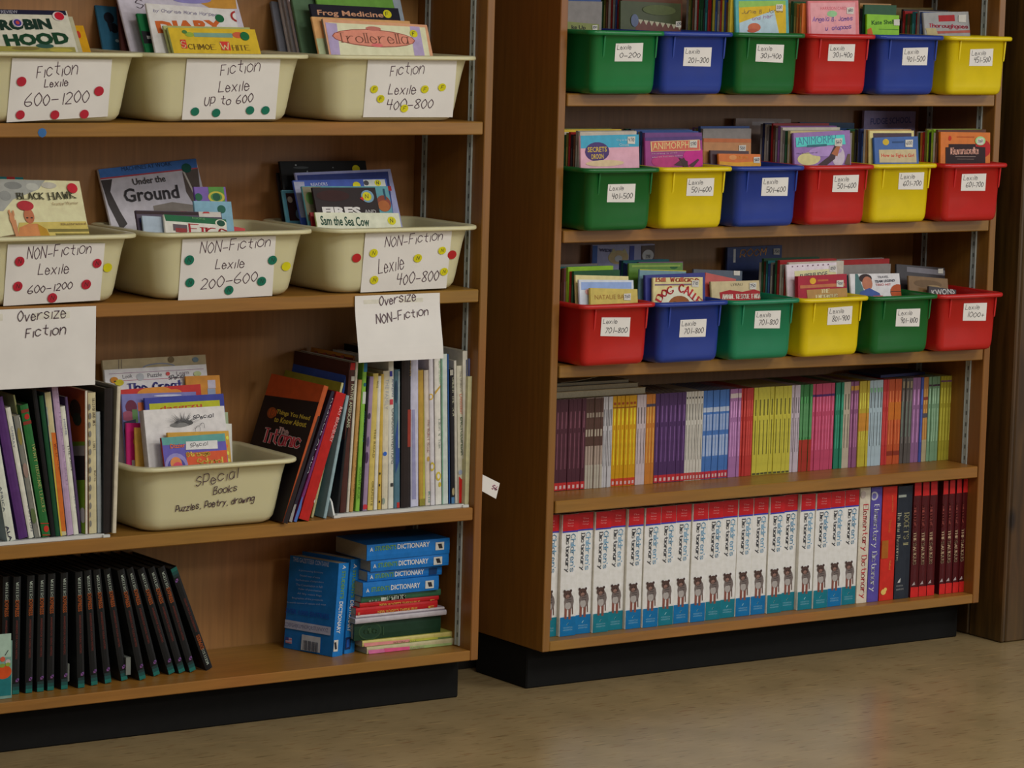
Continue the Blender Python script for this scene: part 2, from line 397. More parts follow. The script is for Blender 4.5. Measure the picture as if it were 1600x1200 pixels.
def mk(key, xr, yf, z, label, quad, items, dots=(), extra=()):
    xr += .021
    r, M = tub(xr, yf, z, label); pl = wallplane(xr, yf, z); tubs[key] = (r, xr, yf, z, pl)
    if quad: sheet(r, pl, quad, items, dots=dots)
    elif items: m = MB(); draw(m, pl, items, 2); m.build('lettering', r)
    for e in extra: dot_on(r, pl, *e)
mk('a1', -.957, -.030, Z1, 'ivory tub marked Fiction 600-1200 with red dots', [(19, 91), (175, 93), (168, 182), (10, 191)],
   [H(57, 122, 121, 117, 23, 'Fiction'), H(69, 137, 106, 134, 13, 'Lexile'), H(38, 168, 139, 160, 22, '600-1200')],
   [(33, 127, 7.5, RED, ''), (154, 142, 7.5, RED, ''), (31, 179, 7, RED, ''), (85, 179, 7, RED, ''), (131, 178, 7, RED, '')])
mk('a2', -.603, -.030, Z1, 'ivory tub marked Fiction up to 600 with green dots', [(292, 92), (438, 92), (430, 186), (284, 187)],
   [H(344, 118, 406, 112, 21, 'Fiction'), H(341, 145, 389, 141, 18, 'Lexile'), H(319, 167, 395, 160, 15, 'UP to 600')],
   [(304, 174, 6.5, GRN, ''), (337, 176, 6.5, GRN, ''), (390, 172, 6.5, GRN, ''), (414, 172, 6.5, GRN, '')])
mk('a3', -.220, -.030, Z1, 'ivory tub marked Fiction 400-800 with yellow dots', [(575, 91), (714, 90), (707, 183), (567, 183)],
   [H(609, 119, 662, 116, 20, 'Fiction'), H(606, 148, 649, 147, 17, 'Lexile'), H(604, 172, 676, 169, 17, '400-800')],
   [(584, 139, 6, YEL, 'F'), (594, 154, 6, YEL, 'F'), (663, 139, 6, YEL, 'F'), (690, 136, 6, YEL, 'F'), (631, 169, 6, YEL, 'F')])
mk('b1', -.965, -.028, Z2, 'ivory tub marked Non-Fiction 600-1200 with red dots', [(12, 382), (164, 380), (156, 469), (5, 478)],
   [H(42, 407, 142, 396, 21, 'NON-Fiction'), H(59, 430, 107, 427, 18, 'Lexile'), H(43, 460, 113, 451, 13, '600-1200')],
   [(30, 408, 7.5, RED, 'N'), (151, 411, 7, RED, 'N'), (27, 447, 7.5, RED, 'N'), (134, 444, 7.5, RED, 'N'), (81, 465, 7.5, RED, 'N')], [(168, 418, 7, YEL)])
mk('b2', -.588, -.030, Z2, 'ivory tub marked Non-Fiction 200-600 with green dots', [(285, 374), (431, 368), (425, 462), (278, 470)],
   [H(312, 398, 422, 385, 20, 'NON-Fiction'), H(336, 421, 381, 418, 16, 'Lexile'), H(313, 453, 402, 440, 19, '200-600')],
   [(295, 406, 7.5, GRN, 'N'), (296, 441, 7, GRN, 'N'), (425, 406, 7, GRN, 'N'), (408, 439, 7, GRN, 'N'), (357, 453, 7, GRN, 'N')], [(447, 416, 7, YEL)])
mk('b3', -.210, -.033, Z2, 'ivory tub marked Non-Fiction 400-800 with yellow dots', [(571, 362), (706, 360), (697, 450), (563, 457)],
   [H(601, 388, 691, 375, 18, 'NON-Fiction'), H(591, 429, 631, 420, 24, 'Lexile'), H(620, 446, 685, 438, 19, '400-800')],
   [(583, 395, 6.5, YEL, 'N'), (652, 403, 6.5, YEL, 'N'), (690, 391, 6, YEL, 'N'), (693, 424, 6, YEL, 'N'), (584, 437, 6.5, YEL, 'N')], [(557, 403, 7, (150, 28, 30)), (706, 398, 7, (150, 28, 30))])
mk('c1', -.612, -.030, Z3, 'ivory tub marked Special Books', None,
   [H(306, 762, 373, 747, 18, 'SPecial'), H(333, 773, 370, 767, 12, 'Books'), H(274, 803, 397, 786, 14, 'Puzzles, Poetry, drawing')])
# small coloured bins --------------------------------------------------------
BC = {'green': (14, 96, 48), 'dark green': (12, 82, 34), 'teal green': (18, 104, 72), 'blue': (26, 48, 122), 'red': (156, 24, 22), 'yellow': (186, 166, 10)}
BH = .128; BW = .1915; BD = .288
ORD = ['zeroth', 'first', 'second', 'third', 'fourth', 'fifth', 'sixth', 'seventh', 'eighth', 'ninth', 'tenth', 'eleventh', 'twelfth', 'thirteenth', 'fourteenth', 'fifteenth', 'sixteenth', 'seventeenth', 'eighteenth', 'nineteenth', 'twentieth', 'twenty-first', 'twenty-second', 'twenty-third', 'twenty-fourth']
bins = {}
def cbin(key, xr, z, col, rng, quad, l1, l2, yf=-.065, rot=0):
    xr = min(xr+.0095, 1.1805)
    nm = col.split()[-1]
    M = Matrix.Translation((xr, yf, z+.0006)) @ Matrix.Rotation(math.radians(rot), 4, 'Z') @ Matrix.Translation((-BW, 0, 0))
    r = root('book_bin', f'small {nm} plastic bin labelled Lexile {rng}', 'bin', 'coloured book bins', M)
    Hh = BH; m = mat(BC[col], .30, 'plastic')
    prof = [(.034, 0), (.025, .001), (.0200, .004), (.0175, .010), (.0160, .020), (.0125, Hh-.011), (.008, Hh-.0095), (.0015, Hh-.0095), (0, Hh-.007), (0, Hh-.003), (.0015, Hh-.0006), (.004, Hh), (.010, Hh), (.013, Hh-.003), (.0155, Hh-.012),
            (.0180, .020), (.022, .009), (.034, .0035)]
    V, F = loft(prof, BW, BD, .020)
    mesh('bin_shell', V, F, m, None, r, True, True)
    # moulded ribs either side of the grip panel
    for x in (.040, .170):
        b = MB()
        s = lambda zz: .0160-(zz-.02)/(Hh-.031)*.0035
        z0, z1 = .074, Hh-.0105
        b.raw([(x-.0018, s(z0), z0), (x+.0018, s(z0), z0), (x+.0018, s(z0)-.0012, z0+.004), (x-.0018, s(z0)-.0012, z0+.004), (x+.0018, s(z1)-.0035, z1), (x-.0018, s(z1)-.0035, z1), (x-.0018, s(z1)+.0005, z1), (x+.0018, s(z1)+.0005, z1)],
              [(0, 1, 2, 3), (3, 2, 4, 5), (0, 3, 5, 6), (1, 7, 4, 2), (5, 4, 7, 6)], m)
        b.build('grip_rib', r, True)
    a = M @ Vector((0, .0161, .020)); c = M @ Vector((0, .0126, Hh-.011)); u = M.to_3x3() @ Vector((1, 0, 0))
    pl = Plane(a, u, c-a); pl.o = a+pl.n*.0004
    x0, y0, x1, y1 = quad[:4]; sk = quad[4] if len(quad) > 4 else 0
    q = [(x0+1, y0+1), (x1+1, y0+sk), (x1-1, y1+sk), (x0-1, y1)]
    sheet(r, pl, q, [H(x0+3, y0+11+sk*.2, x0+25, y0+10+sk*.6, 8, l1, (30, 26, 34), .00045), H(x0+7, y1-5+sk*.2, x1-4, y1-6+sk, 9, l2, (30, 26, 34), .00055)], 'sticker_label')
    bins[key] = (r, M, z, nm, rng)
z = ZR[3]+TH
cbin('11', .2130, z, 'green', '0-200', (961, 67, 1004, 96), 'Lexile', '0-200')
cbin('12', .3880, z, 'blue', '201-300', (1068, 73, 1111, 103, 1), 'Lexile', '201-300')
cbin('13', .5800, z, 'dark green', '301-400', (1181, 68, 1224, 96, 2), 'Lexile', '301-400')
cbin('14', .7720, z, 'red', '301-400', (1294, 68, 1335, 95, 1), 'Lexile', '301-400')
cbin('15', .9650, z, 'blue', '401-500', (1410, 74, 1449, 102), 'Lexile', '401-500')
cbin('16', 1.1640, z, 'yellow', '451-500', (1515, 76, 1551, 103), 'Lexile', '451-500')
z = ZR[2]+TH
cbin('21', .2110, z, 'dark green', '401-500', (949, 287, 992, 316), 'Lexile', '401-500')
cbin('22', .3990, z, 'yellow', '501-600', (1073, 278, 1115, 306), 'Lexile', '501-600', -.064)
cbin('23', .5910, z, 'blue', '501-600', (1190, 277, 1231, 306), 'Lexile', '501-600')
cbin('24', .7830, z, 'red', '501-600', (1301, 273, 1341, 300), 'Lexile', '501-600')
cbin('25', .9740, z, 'yellow', '601-700', (1404, 269, 1443, 296), 'Lexile', '601-700', -.050)
cbin('26', 1.1660, z, 'red', '601-700', (1502, 271, 1540, 298), 'Lexile', '601-700')
zq = lambda x: .6458+.0075-.0135*x/1.2+TH+.0004
cbin('31', .2110, zq(.02), 'red', '701-800', (939, 495, 984, 525, 1), 'Lexile', '701-800')
cbin('32', .4000, zq(.2), 'blue', '701-800', (1062, 499, 1103, 527, -1), 'Lexile', '701-800')
cbin('33', .5920, zq(.4), 'teal green', '701-800', (1179, 485, 1219, 513), 'Lexile', '701-800')
cbin('34', .7860, zq(.6), 'yellow', '801-900', (1293, 480, 1331, 508, -2), 'Lexile', '801-900', -.060, 1.0)
cbin('35', .9790, zq(.78), 'dark green', '901-1000', (1400, 482, 1437, 510), 'Lexile', '901-1000')
cbin('36', 1.1700, zq(.97), 'red', '1000 plus', (1505, 473, 1541, 501), 'Lexile', '1000+', -.066, -1.0)
# ------------------------------------------------------------------ books
WHT = (150, 147, 138)
def book_core(r, w, h, t, cov, spine=None, hard=False, local=True, small=False, pg=None):
    c = .0024 if hard else .0007; oh = .003 if hard else .0006
    t = max(t, 2*c+.0008)
    cm = mat(cov, .32 if hard else .38); sm = mat(spine, .36) if spine else cm
    b = MB()
    b.box(0, w, 0, c, 0, h, cm); b.box(0, w, t-c, t, 0, h, cm)
    s = min(.0012, t*.2)   # slightly rounded spine
    V = []
    for zz in (0, h):
        V += [(c, 0, zz), (-.0002, s*.3, zz), (-s, t*.3, zz), (-s, t*.7, zz), (-.0002, t-s*.3, zz), (c, t, zz)]
    b.raw(V, [(i, i+6, i+7, i+1) for i in range(5)]+[(0, 1, 2, 3, 4, 5), (11, 10, 9, 8, 7, 6), (5, 11, 6, 0)], sm)
    pb = b if small else MB()
    pb.box(c, w-oh, c, t-c, oh, h-oh, pg or PAGE)
    b.build('cover', r, True)
    if not small: pb.build('page_block', r, True)
def one_mesh_book(name, w, h, t, cov, spine=None, pg=None):
    """a slim paperback whose cover and page edges are a pixel or two: one mesh"""
    c = .0006; cm = mat(cov, .4); sm = mat(spine, .4) if spine else cm; b = MB()
    b.box(0, w, 0, c, 0, h, cm); b.box(0, w, t-c, t, 0, h, cm); b.box(0, c, c, t-c, 0, h, sm); b.box(c, w-.0007, c, t-c, .0007, h-.0007, pg or PAGE)
    return b.build(name, None, True)
def frame(o, X, Y, Zv):
    return Matrix(((X.x, Y.x, Zv.x, o.x), (X.y, Y.y, Zv.y, o.y), (X.z, Y.z, Zv.z, o.z), (0, 0, 0, 1)))
def cover(label, tl, tr, tilt, Yr, Zr, floor, col, t=.006, front=(), spine=None, hard=False, cat='book', name='picture_book', group=None, hmax=.36, sticker=None, center=None, small=False, box=None):
    a = math.radians(tilt); v = Vector((0, math.sin(a), math.cos(a))); n = Vector((0, -math.cos(a), math.sin(a)))
    def hit(px, py, Y):
        d = CF + CR*((px-800)/CAMP['f']) - CU*((py-600)/CAMP['f']); o = Vector((0, Y, Zr))
        return CPOS + d*((o-CPOS).dot(n)/d.dot(n))
    if center is not None:     # slide the book back until it stands in the middle of its bin
        lo, hi = -.03, .20
        for _ in range(30):
            mid = (lo+hi)/2; x = (hit(*tl, mid).x+hit(*tr, mid).x)/2
            if x < center: lo = mid
            else: hi = mid
        Yr = max(-.018, min(.19, lo))
    TL = hit(*tl, Yr); TR = hit(*tr, Yr); u = (TR-TL); w = u.length; u.normalize()
    if box:                    # keep it between the walls of its container
        x0, x1, y0 = box[:3]
        w = min(w, x1-x0); sx = max(0, x0-TL.x)-max(0, TL.x+w-x1) if TL.x < x0 or TL.x+w > x1 else 0
        TL = TL+Vector((sx, 0, 0)); TR = TL+u*w
    n2 = n; v2 = u.cross(-n2)
    v2.normalize(); h = min((TL.z-floor)/v2.z, (TL.z+u.z*w-floor)/v2.z)-.0015; h = min(h, hmax)
    if box and v2.y > 1e-4: h = min(h, (TL.y-box[2])/v2.y)
    if box and len(box) > 3:   # lift it clear of the rounded foot of the tub
        xl, y_, W_t = box[3:]; hm = (TL.z-Zr)/v2.z+.016; i_, r_ = .043, .046
        def hits(P):
            lx = min(P.x-xl, xl+W_t-P.x); ly = P.y-y_
            return lx < .038 or lx < i_+r_ and ly < i_+r_ and (lx-i_-r_)**2+(ly-i_-r_)**2 > r_*r_
        while h > hm and (hits(TL-v2*h) or hits(TR-v2*h)): h -= .003
        h = max(h, hm)
    M = frame(TL-v2*h, u, -n2, v2); r = root(name, label, cat, group, M)
    if small:
        bpy.data.objects.remove(r); o = one_mesh_book(name, w, h, t, col, spine); o.matrix_world = M; props(o, label, cat, group); return o, Yr, w, h
    book_core(r, w, h, t, col, spine, hard)
    pl = Plane(M.translation, u, v2); pl.clip = (0, 0, w, h); q0 = pl.pix(*tl); q1 = pl.pix(*tr)
    pl.sc = w/max(1e-6, q1.x-q0.x); q0 = pl.pix(*tl); pl.off = Vector((-q0.x, h-q0.y))
    if front: m = MB(); draw(m, pl, front); m.build('cover_print', r)
    if sticker:
        x, y, s, tx = sticker; m = MB(); d = [('q', [(x-s, y-s*.9), (x+s, y-s), (x+s*.9, y+s), (x-s, y+s*.9)], (150, 148, 142))]
        if tx: d.append(('t', x-s*.7, y+s*.4, x+s*.7, y+s*.3, s*.9, tx, (40, 44, 70), 'h', .0005))
        draw(m, pl, d, 9); m.build('number_sticker', r)
    return r, Yr, w, h
def behind(key, base, cols, group=None, dy=.0085, hj=.006, dh=0, x=0, w=None, top=None):
    """paperbacks standing one behind the other at the back of the front book of a bin"""
    r0, M, zb, nm, rng = bins[key]; rb, Y0, w0, h0 = base; x0 = wm(rb).translation.x; rnd = random.Random(key)
    y = Y0+.012
    for i, (cn, c) in enumerate(cols):
        t = rnd.uniform(.0055, .0085) if dy < .0095 else rnd.uniform(.008, .012)
        if y+t > M.translation.y+BD-.028: break
        ww = (w or w0)+rnd.uniform(-.006, .004); hh = (top or h0)+dh*i+rnd.uniform(-hj, hj)
        o = one_mesh_book('paperback', ww, hh, t, tuple(min(200, int(q*1.05)) for q in c), tuple(min(200, int(q*1.2+6)) for q in c))
        xx = max(M.translation.x+.027, min(x0+x+rnd.uniform(-.003, .003), M.translation.x+BW-.027-ww))
        o.matrix_world = Matrix.Translation((xx, y, zb+.0045))
        props(o, f'{cn} paperback, {ORD[i+1]} behind the front book of the {nm} Lexile {rng} bin', 'book', f'paperbacks filed behind each other in the {nm} {rng} bin')
        b = MB()   # title strip on its spine
        if t > .006: b.raw([(-.0003, t*.68, hh*.35), (-.0003, t*.32, hh*.35), (-.0003, t*.32, hh*.85), (-.0003, t*.68, hh*.85)], [(0, 1, 2, 3)], mat(tuple(min(220, int(q*1.5+30)) for q in c), .5)); b.build('spine_title', o, True)
        y += t+.0008
def spinebook(label, bl, br, tl, tr, Yf, zs, depth, cov, spine, prints=(), side=(), name='picture_book', group=None, hard=False, zoff=0, t=None, thin=False):
    """a book standing on a shelf, spine to the front; pixel columns picked on the shelf line"""
    (xa, ya), (xb, _), (xc, yc), (xd, _) = bl, br, tl, tr
    z0 = zs+zoff
    A = at(xa, ya, Yf); B = at(xb, ya, Yf); Cc = at((xc+xd)/2, yc, Yf); mid = (A.x+B.x)/2
    up = Vector((Cc.x-mid, 0, Cc.z-z0)); h = up.length; up.normalize()
    X = Vector((0, 1, 0)); Y = up.cross(X)              # thickness axis, to the left
    tt = t or max(.0025, (B.x-A.x)*abs(up.z)-.0004); o = Vector((mid, Yf, z0))-Y*(tt/2)
    o.z += max(0, z0-(o+Y*tt).z, z0-o.z)+.0004 if abs(up.x) > 1e-3 else .0004
    M = frame(o, X, Y, up); r = root(name, label, 'book', group, M)
    book_core(r, depth, h-.001, tt, cov, spine, hard)
    if prints:
        pl = Plane(o+Y*tt-X*.0013, -Y, up); pl.clip = (0, 0, tt, h-.001); m = MB(); draw(m, pl, prints); m.build('spine_print', r)
    if side:
        pl = Plane(o+Y*tt+X*depth, -X, up); pl.clip = (0, 0, depth, h-.001); m = MB(); draw(m, pl, side); m.build('cover_print', r)
    return r, M, tt, h
# ------------------------------------------------------------------ books in the ivory tubs, front to back
K = (14, 16, 20); W_ = (150, 147, 138)
def C(label, tl, tr, tilt, Yr, Zr, *a, **k):
    key = {R1: 'a', R2: 'b', R3: 'c'}[Zr]; px = (tl[0]+tr[0])/2; row = [q for q in tubs if q[0] == key]
    X = at(px, tl[1], Yr).x; q = min(row, key=lambda q: abs(tubs[q][1]-.182-X)); _, xr, yf, z, _ = tubs[q]
    return cover(label, tl, tr, tilt, Yr, Zr, *a, box=(xr-.364+.028, xr-.028, yf+.050, xr-.364, yf, .364), **k)
def dots(x, y, r, col, ch): return [('e', x, y, r, r, col)]+([('t', x-r*.35, y+r*.45, x+r*.45, y+r*.4, r*.9, ch, (25, 30, 30), 'h', .0006)] if ch else [])
R1 = Z1+TUBH; R2 = Z2+TUBH; R3 = Z3+TUBH
F1 = Z1+.040; F2 = Z2+.040; F3 = Z3+.040; R1 = Z1+TUBH; R2 = Z2+TUBH; R3 = Z3+TUBH
# first tub, top row
C('white paperback titled Robin Hood in dark green, front of the Fiction 600-1200 tub', (-30, 14), (104, 17), 34, .085, R1, F1, (158, 156, 142), .010,
  [('r', -8, 13, 104, 24, (22, 22, 42)), ('t', 2, 21, 28, 21, 5, 'REVIEW', (130, 130, 140), 's'), ('r', -8, 72, 124, 100, (128, 122, 60)), ('e', 70, 72, 14, 4, (40, 70, 60)), ('e', 40, 76, 22, 3, (105, 95, 50)), ('e', 95, 79, 18, 3, (150, 140, 60)),
   ('t', 1, 48, 82, 46, 18, 'ROBIN', (16, 40, 30), 'x'), ('t', 10, 73, 110, 69, 20, 'HOOD', (14, 52, 30), 'x'), ('e', 27, 36, 8, 7, (150, 140, 150)), ('e', 27, 36, 6, 5.5, (50, 40, 110)), ('e', 27, 36, 3, 3, (160, 60, 50)), ('e', 91, 26, 9.5, 7.5, (160, 150, 150)), ('e', 92, 26, 7.5, 6.5, (165, 20, 40))], spine=(120, 130, 60))
C('thin cream paperback just behind the Robin Hood book', (-20, 24), (113, 26), 34, .100, R1, F1, (140, 136, 112), .005)
C('mustard yellow paperback sticking out at the right behind the Robin Hood book', (-5, 38), (130, 40), 34, .110, R1, F1, (176, 130, 22), .006, [('e', 123, 54, 3, 6, (160, 50, 30))])
# second tub
C('yellow paperback titled Schmoe White at the front of its tub', (262, 43), (398, 46), 30, .075, R1, F1, (180, 152, 40), .007,
  [('r', 302, 51, 364, 59, (92, 122, 110)), ('e', 296, 54, 7, 4, (120, 140, 50)), ('e', 372, 55, 9, 5, (170, 80, 50)), ('e', 288, 50, 4, 3, (60, 100, 50)), ('r', 281, 62, 293, 76, (178, 52, 44)), ('r', 343, 65, 361, 79, (178, 52, 44)),
   ('t', 284, 75, 291, 75, 11, 'S', (180, 165, 120), 'f'), ('t', 346, 78, 359, 78, 11, 'W', (180, 165, 120), 'f'), ('t', 295, 77, 338, 78, 8, 'CHMOE', (70, 50, 30), 'f'), ('t', 363, 79, 391, 79, 8, 'HITE', (70, 50, 30), 'f')]+dots(382, 57, 7, (20, 90, 50), ''), spine=(140, 150, 90))
C('thin striped green and cream paperback behind the Schmoe White book', (255, 40), (390, 43), 30, .086, R1, F1, (135, 140, 90), .005)
C('white book titled Diary in the Fiction up to 600 tub', (228, 5), (366, 15), 30, .100, R1, F1, (168, 162, 160), .006,
  [('t', 240, 20, 340, 27, 7, 'by Charise Marie Harper', (100, 95, 120), 'h', .0005), ('t', 247, 52, 352, 50, 20, 'DIARY', (170, 84, 36), 'x'), ('e', 343, 29, 7, 6.5, (20, 84, 50)), ('e', 370, 26, 10, 9, (140, 40, 40)), ('e', 370, 26, 7, 6, (168, 162, 160))])
C('green paperback with a black spine label in the Fiction up to 600 tub', (214, 21), (310, 24), 30, .118, R1, F1, (20, 92, 52), .007, [('q', [(220, 48), (236, 50), (240, 68), (225, 68)], (22, 22, 26)), ('r', 229, 56, 236, 61, (140, 140, 140))])
C('tall pale lilac picture book at the back of the Fiction up to 600 tub', (180, -18), (366, -14), 30, .150, R1, F1, (150, 146, 156), .006,
  [('t', 214, 13, 225, 13, 14, 'S', (60, 50, 60), 'f'), ('q', [(280, -12), (366, -12), (370, 14), (330, 14)], (165, 120, 50)), ('e', 300, 0, 30, 6, (110, 105, 150))])
C('dark maroon book between the blue and lilac books of the middle Fiction tub', (184, 4), (206, 8), 30, .165, R1, F1, (52, 22, 20), .008)
C('dark blue paperback leaning left at the back of the middle Fiction tub', (149, 8), (196, 12), 30, .20, R1, F1, (34, 78, 102), .006,
  [('e', 170, 28, 8, 9, (14, 16, 26)), ('e', 178, 44, 7, 8, (12, 16, 26)), ('q', [(164, 26), (168, 24), (176, 48), (172, 50)], (14, 16, 26)), ('e', 183, 64, 3, 2.5, (130, 150, 160))])
# third tub
C('peach and white picture book titled Trollerella at the front of its tub', (504, 29), (667, 39), 26, .068, R1, F1, (172, 128, 98), .006,
  [('q', [(512, 35), (664, 43), (672, 90), (522, 90)], (172, 170, 140)), ('q', [(508, 35), (526, 37), (532, 90), (518, 90)], (134, 122, 152)), ('q', [(640, 41), (655, 42), (664, 90), (648, 90)], (134, 122, 152)),
   ('e', 584, 60, 65, 14, (120, 60, 50)), ('e', 584, 60, 63.5, 12.8, (184, 114, 96)), ('e', 583, 45, 12, 3.5, (150, 90, 80)), ('e', 589, 71, 9, 3, (180, 90, 90)), ('t', 530, 67, 640, 69, 16, 'Trollerella', (98, 62, 48), 'f', .0009)]+dots(646, 53, 6, YEL, 'F'), spine=(90, 84, 70))
C('pastel orange and mint picture book behind the Trollerella book', (487, 26), (640, 33), 26, .080, R1, F1, (170, 130, 84), .006, [('q', [(488, 60), (508, 60), (513, 90), (495, 90)], (130, 140, 110))])
C('black paperback titled Frog Medicine in the Fiction 400-800 tub', (484, 6), (622, 13), 26, .096, R1, F1, (20, 20, 30), .007,
  [('t', 497, 26, 600, 30, 11, 'Frog Medicine', (160, 118, 92), 'b'), ('q', [(590, 31), (622, 32), (625, 42), (590, 42)], (160, 66, 40))]+dots(605, 22, 6.5, YEL, 'F'))
C('green and grey picture book standing behind the Frog Medicine book', (492, -14), (624, -6), 26, .112, R1, F1, (84, 126, 52), .006, [('q', [(612, -4), (626, -3), (634, 42), (624, 42)], (110, 120, 130))])  # grey quad paints the sheen of the shiny right edge into the print
for i, (a, b2, yt, c, lb) in enumerate([(456, 560, -3, (62, 84, 62), 'muted green'), (450, 560, -8, (150, 142, 150), 'pale pink'), (443, 545, -6, (118, 118, 124), 'grey'), (436, 540, -10, (148, 144, 146), 'off-white'), (424, 500, 2, (86, 88, 96), 'slate grey')]):
    C(f'{lb} paperback leaning left of the green book in the Fiction 400-800 tub', (a, yt), (b2, yt+6), 26, .126+.016*i, R1, F1, c, .009,
      [('q', [(458, 34), (480, 38), (484, 90), (466, 90)], (34, 76, 128)), ('e', 470, 12, 8, 8, (70, 60, 60))] if i == 1 else [])
# second row, first tub
C('cream paperback titled Black Hawk with a red-haired figure', (-30, 279), (124, 283), 28, .070, R2, F2, (172, 166, 132), .006,
  [('q', [(-10, 280), (70, 282), (60, 296), (20, 312), (5, 330), (-10, 330)], (120, 122, 118)), ('e', 20, 290, 14, 6, (96, 98, 96)), ('e', 50, 292, 10, 6, (134, 136, 130)), ('e', 8, 306, 9, 8, (104, 106, 104)), ('e', 76, 290, 12, 5, (140, 138, 128)),
   ('q', [(30, 348), (134, 346), (146, 380), (22, 380)], (168, 152, 80)), ('q', [(74, 358), (138, 358), (140, 362), (76, 363)], (100, 92, 44)), ('q', [(86, 365), (144, 365), (145, 370), (88, 371)], (98, 88, 40)), ('q', [(2, 370), (26, 366), (30, 380), (4, 380)], (90, 70, 40)),
   ('q', [(30, 356), (44, 350), (58, 350), (68, 358), (74, 380), (28, 380)], (172, 112, 66)), ('q', [(58, 350), (72, 358), (84, 380), (66, 380)], (160, 120, 30)), ('e', 45, 338, 8, 12, (156, 92, 62)), ('e', 42, 341, 2, 1, K), ('e', 49, 341, 2, 1, K), ('e', 39, 322, 13, 8, (150, 36, 44)), ('e', 18, 342, 4, 9, (164, 112, 76)), ('q', [(16, 346), (24, 344), (30, 372), (26, 376)], (164, 112, 76)), ('e', 14, 333, 1.6, 5, (164, 112, 76)), ('e', 20, 334, 1.6, 5, (164, 112, 76)),
   ('t', 26, 312, 69, 312, 10, 'BLACK', (50, 50, 34), 'f', .0011), ('t', 75, 313, 119, 310, 11, 'HAWK', (50, 50, 34), 'f', .0011), ('t', 82, 322, 122, 320, 5, 'Frontier Warrior', (130, 110, 80), 's'), ('t', 95, 353, 134, 352, 4, 'Illustrated', (110, 90, 60), 's')]+dots(112, 295, 8, (165, 24, 40), ''), spine=(70, 60, 50))
C('teal and red paperback showing its top edge behind the Black Hawk book', (-30, 275), (36, 277), 28, .10, R2, F2, (30, 96, 100), .006, [('r', 10, 276, 24, 284, (140, 36, 40))])
# second row, middle tub
C('white paperback with a green header and red title Fire', (256, 335), (353, 343), 24, .050, R2, F2, (160, 158, 150), .006,
  [('q', [(256, 335), (353, 343), (358, 352), (259, 345)], (18, 84, 50)), ('e', 345, 349, 9, 6, (170, 170, 150)), ('e', 345, 349, 6.5, 5, (14, 60, 46)), ('r', 270, 350, 293, 362, (70, 60, 66)), ('r', 274, 356, 292, 364, (120, 40, 40)), ('t', 297, 364, 357, 368, 14, 'Fire', (150, 24, 34), 'f', .0016), ('t', 300, 342, 320, 344, 3, 'ROOKIE', (90, 130, 90), 's')])
C('pale blue thin paperback left of the Fire book', (222, 337), (330, 343), 24, .060, R2, F2, (124, 136, 148), .005)
C('dark patterned book with a white corner behind the Fire book', (192, 329), (326, 332), 24, .072, R2, F2, (60, 52, 66), .007,
  [('r', 192, 330, 296, 337, (36, 20, 22)), ('r', 290, 330, 326, 340, (150, 146, 140)), ('e', 212, 352, 9, 6, (120, 60, 50)), ('e', 204, 345, 6, 6, (44, 60, 110)), ('q', [(262, 331), (266, 326), (272, 331)], (120, 40, 40)), ('q', [(296, 334), (302, 327), (308, 334)], (150, 50, 50))])
C('light blue paperback at the right of the Non-Fiction 200-600 tub', (303, 314), (361, 315), 18, .085, R2, F2, (92, 130, 148), .006, dots(346, 327, 6.5, (14, 76, 62), ''))
C('purple and green paperback rising behind the light blue one', (303, 292), (352, 292), 18, .100, R2, F2, (88, 62, 132), .006,
  [('r', 325, 292, 352, 316, (66, 116, 44)), ('e', 338, 308, 13, 9, (160, 150, 50)), ('e', 338, 308, 9, 6.5, (60, 110, 50))]+dots(310, 308, 6, (14, 76, 50), '')+dots(338, 308, 6, (12, 70, 46), ''))
C('small red book at the right corner of the Non-Fiction 200-600 tub', (366, 354), (383, 357), 18, .110, R2, F2, (160, 30, 32), .006, hmax=.14)
C('large white and blue picture book titled Under the Ground', (144, 265), (297, 248), 20, .205, R2, F2, (150, 148, 156), .007,
  [('q', [(148, 282), (166, 280), (163, 300), (178, 330), (190, 350), (180, 360), (160, 320)], (44, 40, 40)), ('q', [(276, 270), (300, 262), (306, 320), (300, 330), (282, 300)], (70, 62, 58)), ('q', [(230, 322), (260, 316), (304, 322), (304, 332), (232, 332)], (104, 98, 92)), ('q', [(276, 268), (278, 266), (304, 320), (302, 322)], (150, 146, 140)),
   ('q', [(144, 265), (297, 248), (299, 262), (147, 279)], (52, 94, 156)), ('q', [(147, 278.5), (299, 262), (299.4, 264), (147.4, 281)], (150, 60, 70)), ('t', 181, 268, 259, 259, 6.5, 'MACHINES AT WORK', (22, 34, 56), 's'), ('t', 199, 290, 250, 284, 10.5, 'Under the', (50, 48, 50), 'b'), ('t', 186, 317, 272, 310, 22, 'Ground', (34, 32, 36), 'b')]+dots(282, 263, 7.5, (14, 72, 62), ''))
# second row, right tub
C('white paperback titled Sam the Sea Cow at the front of its tub', (487, 332), (618, 333), 24, .052, R2, F2, (162, 164, 146), .005,
  [('t', 497, 352, 573, 354, 15, 'Sam the Sea Cow', (14, 54, 40), 'b')]+dots(607, 345, 6.5, YEL, 'N'), spine=(130, 140, 90))
C('black paperback titled Fires and, behind the sea cow book', (488, 293), (586, 293), 24, .060, R2, F2, (24, 14, 16), .006,
  [('e', 520, 306, 26, 9, (40, 14, 14)), ('t', 505, 336, 565, 336, 13, 'FIRES', (160, 158, 156), 'x'), ('t', 570, 334, 588, 334, 6.5, 'AND', (120, 118, 118), 'b'), ('e', 574, 307, 10, 10, (90, 120, 140)), ('q', [(562, 310), (568, 306), (568, 314)], (170, 40, 40))]+dots(573, 307, 7, YEL, 'N'))
C('red and black thin book left of the sea cow book', (474, 332), (520, 333), 24, .070, R2, F2, (110, 22, 26), .005)
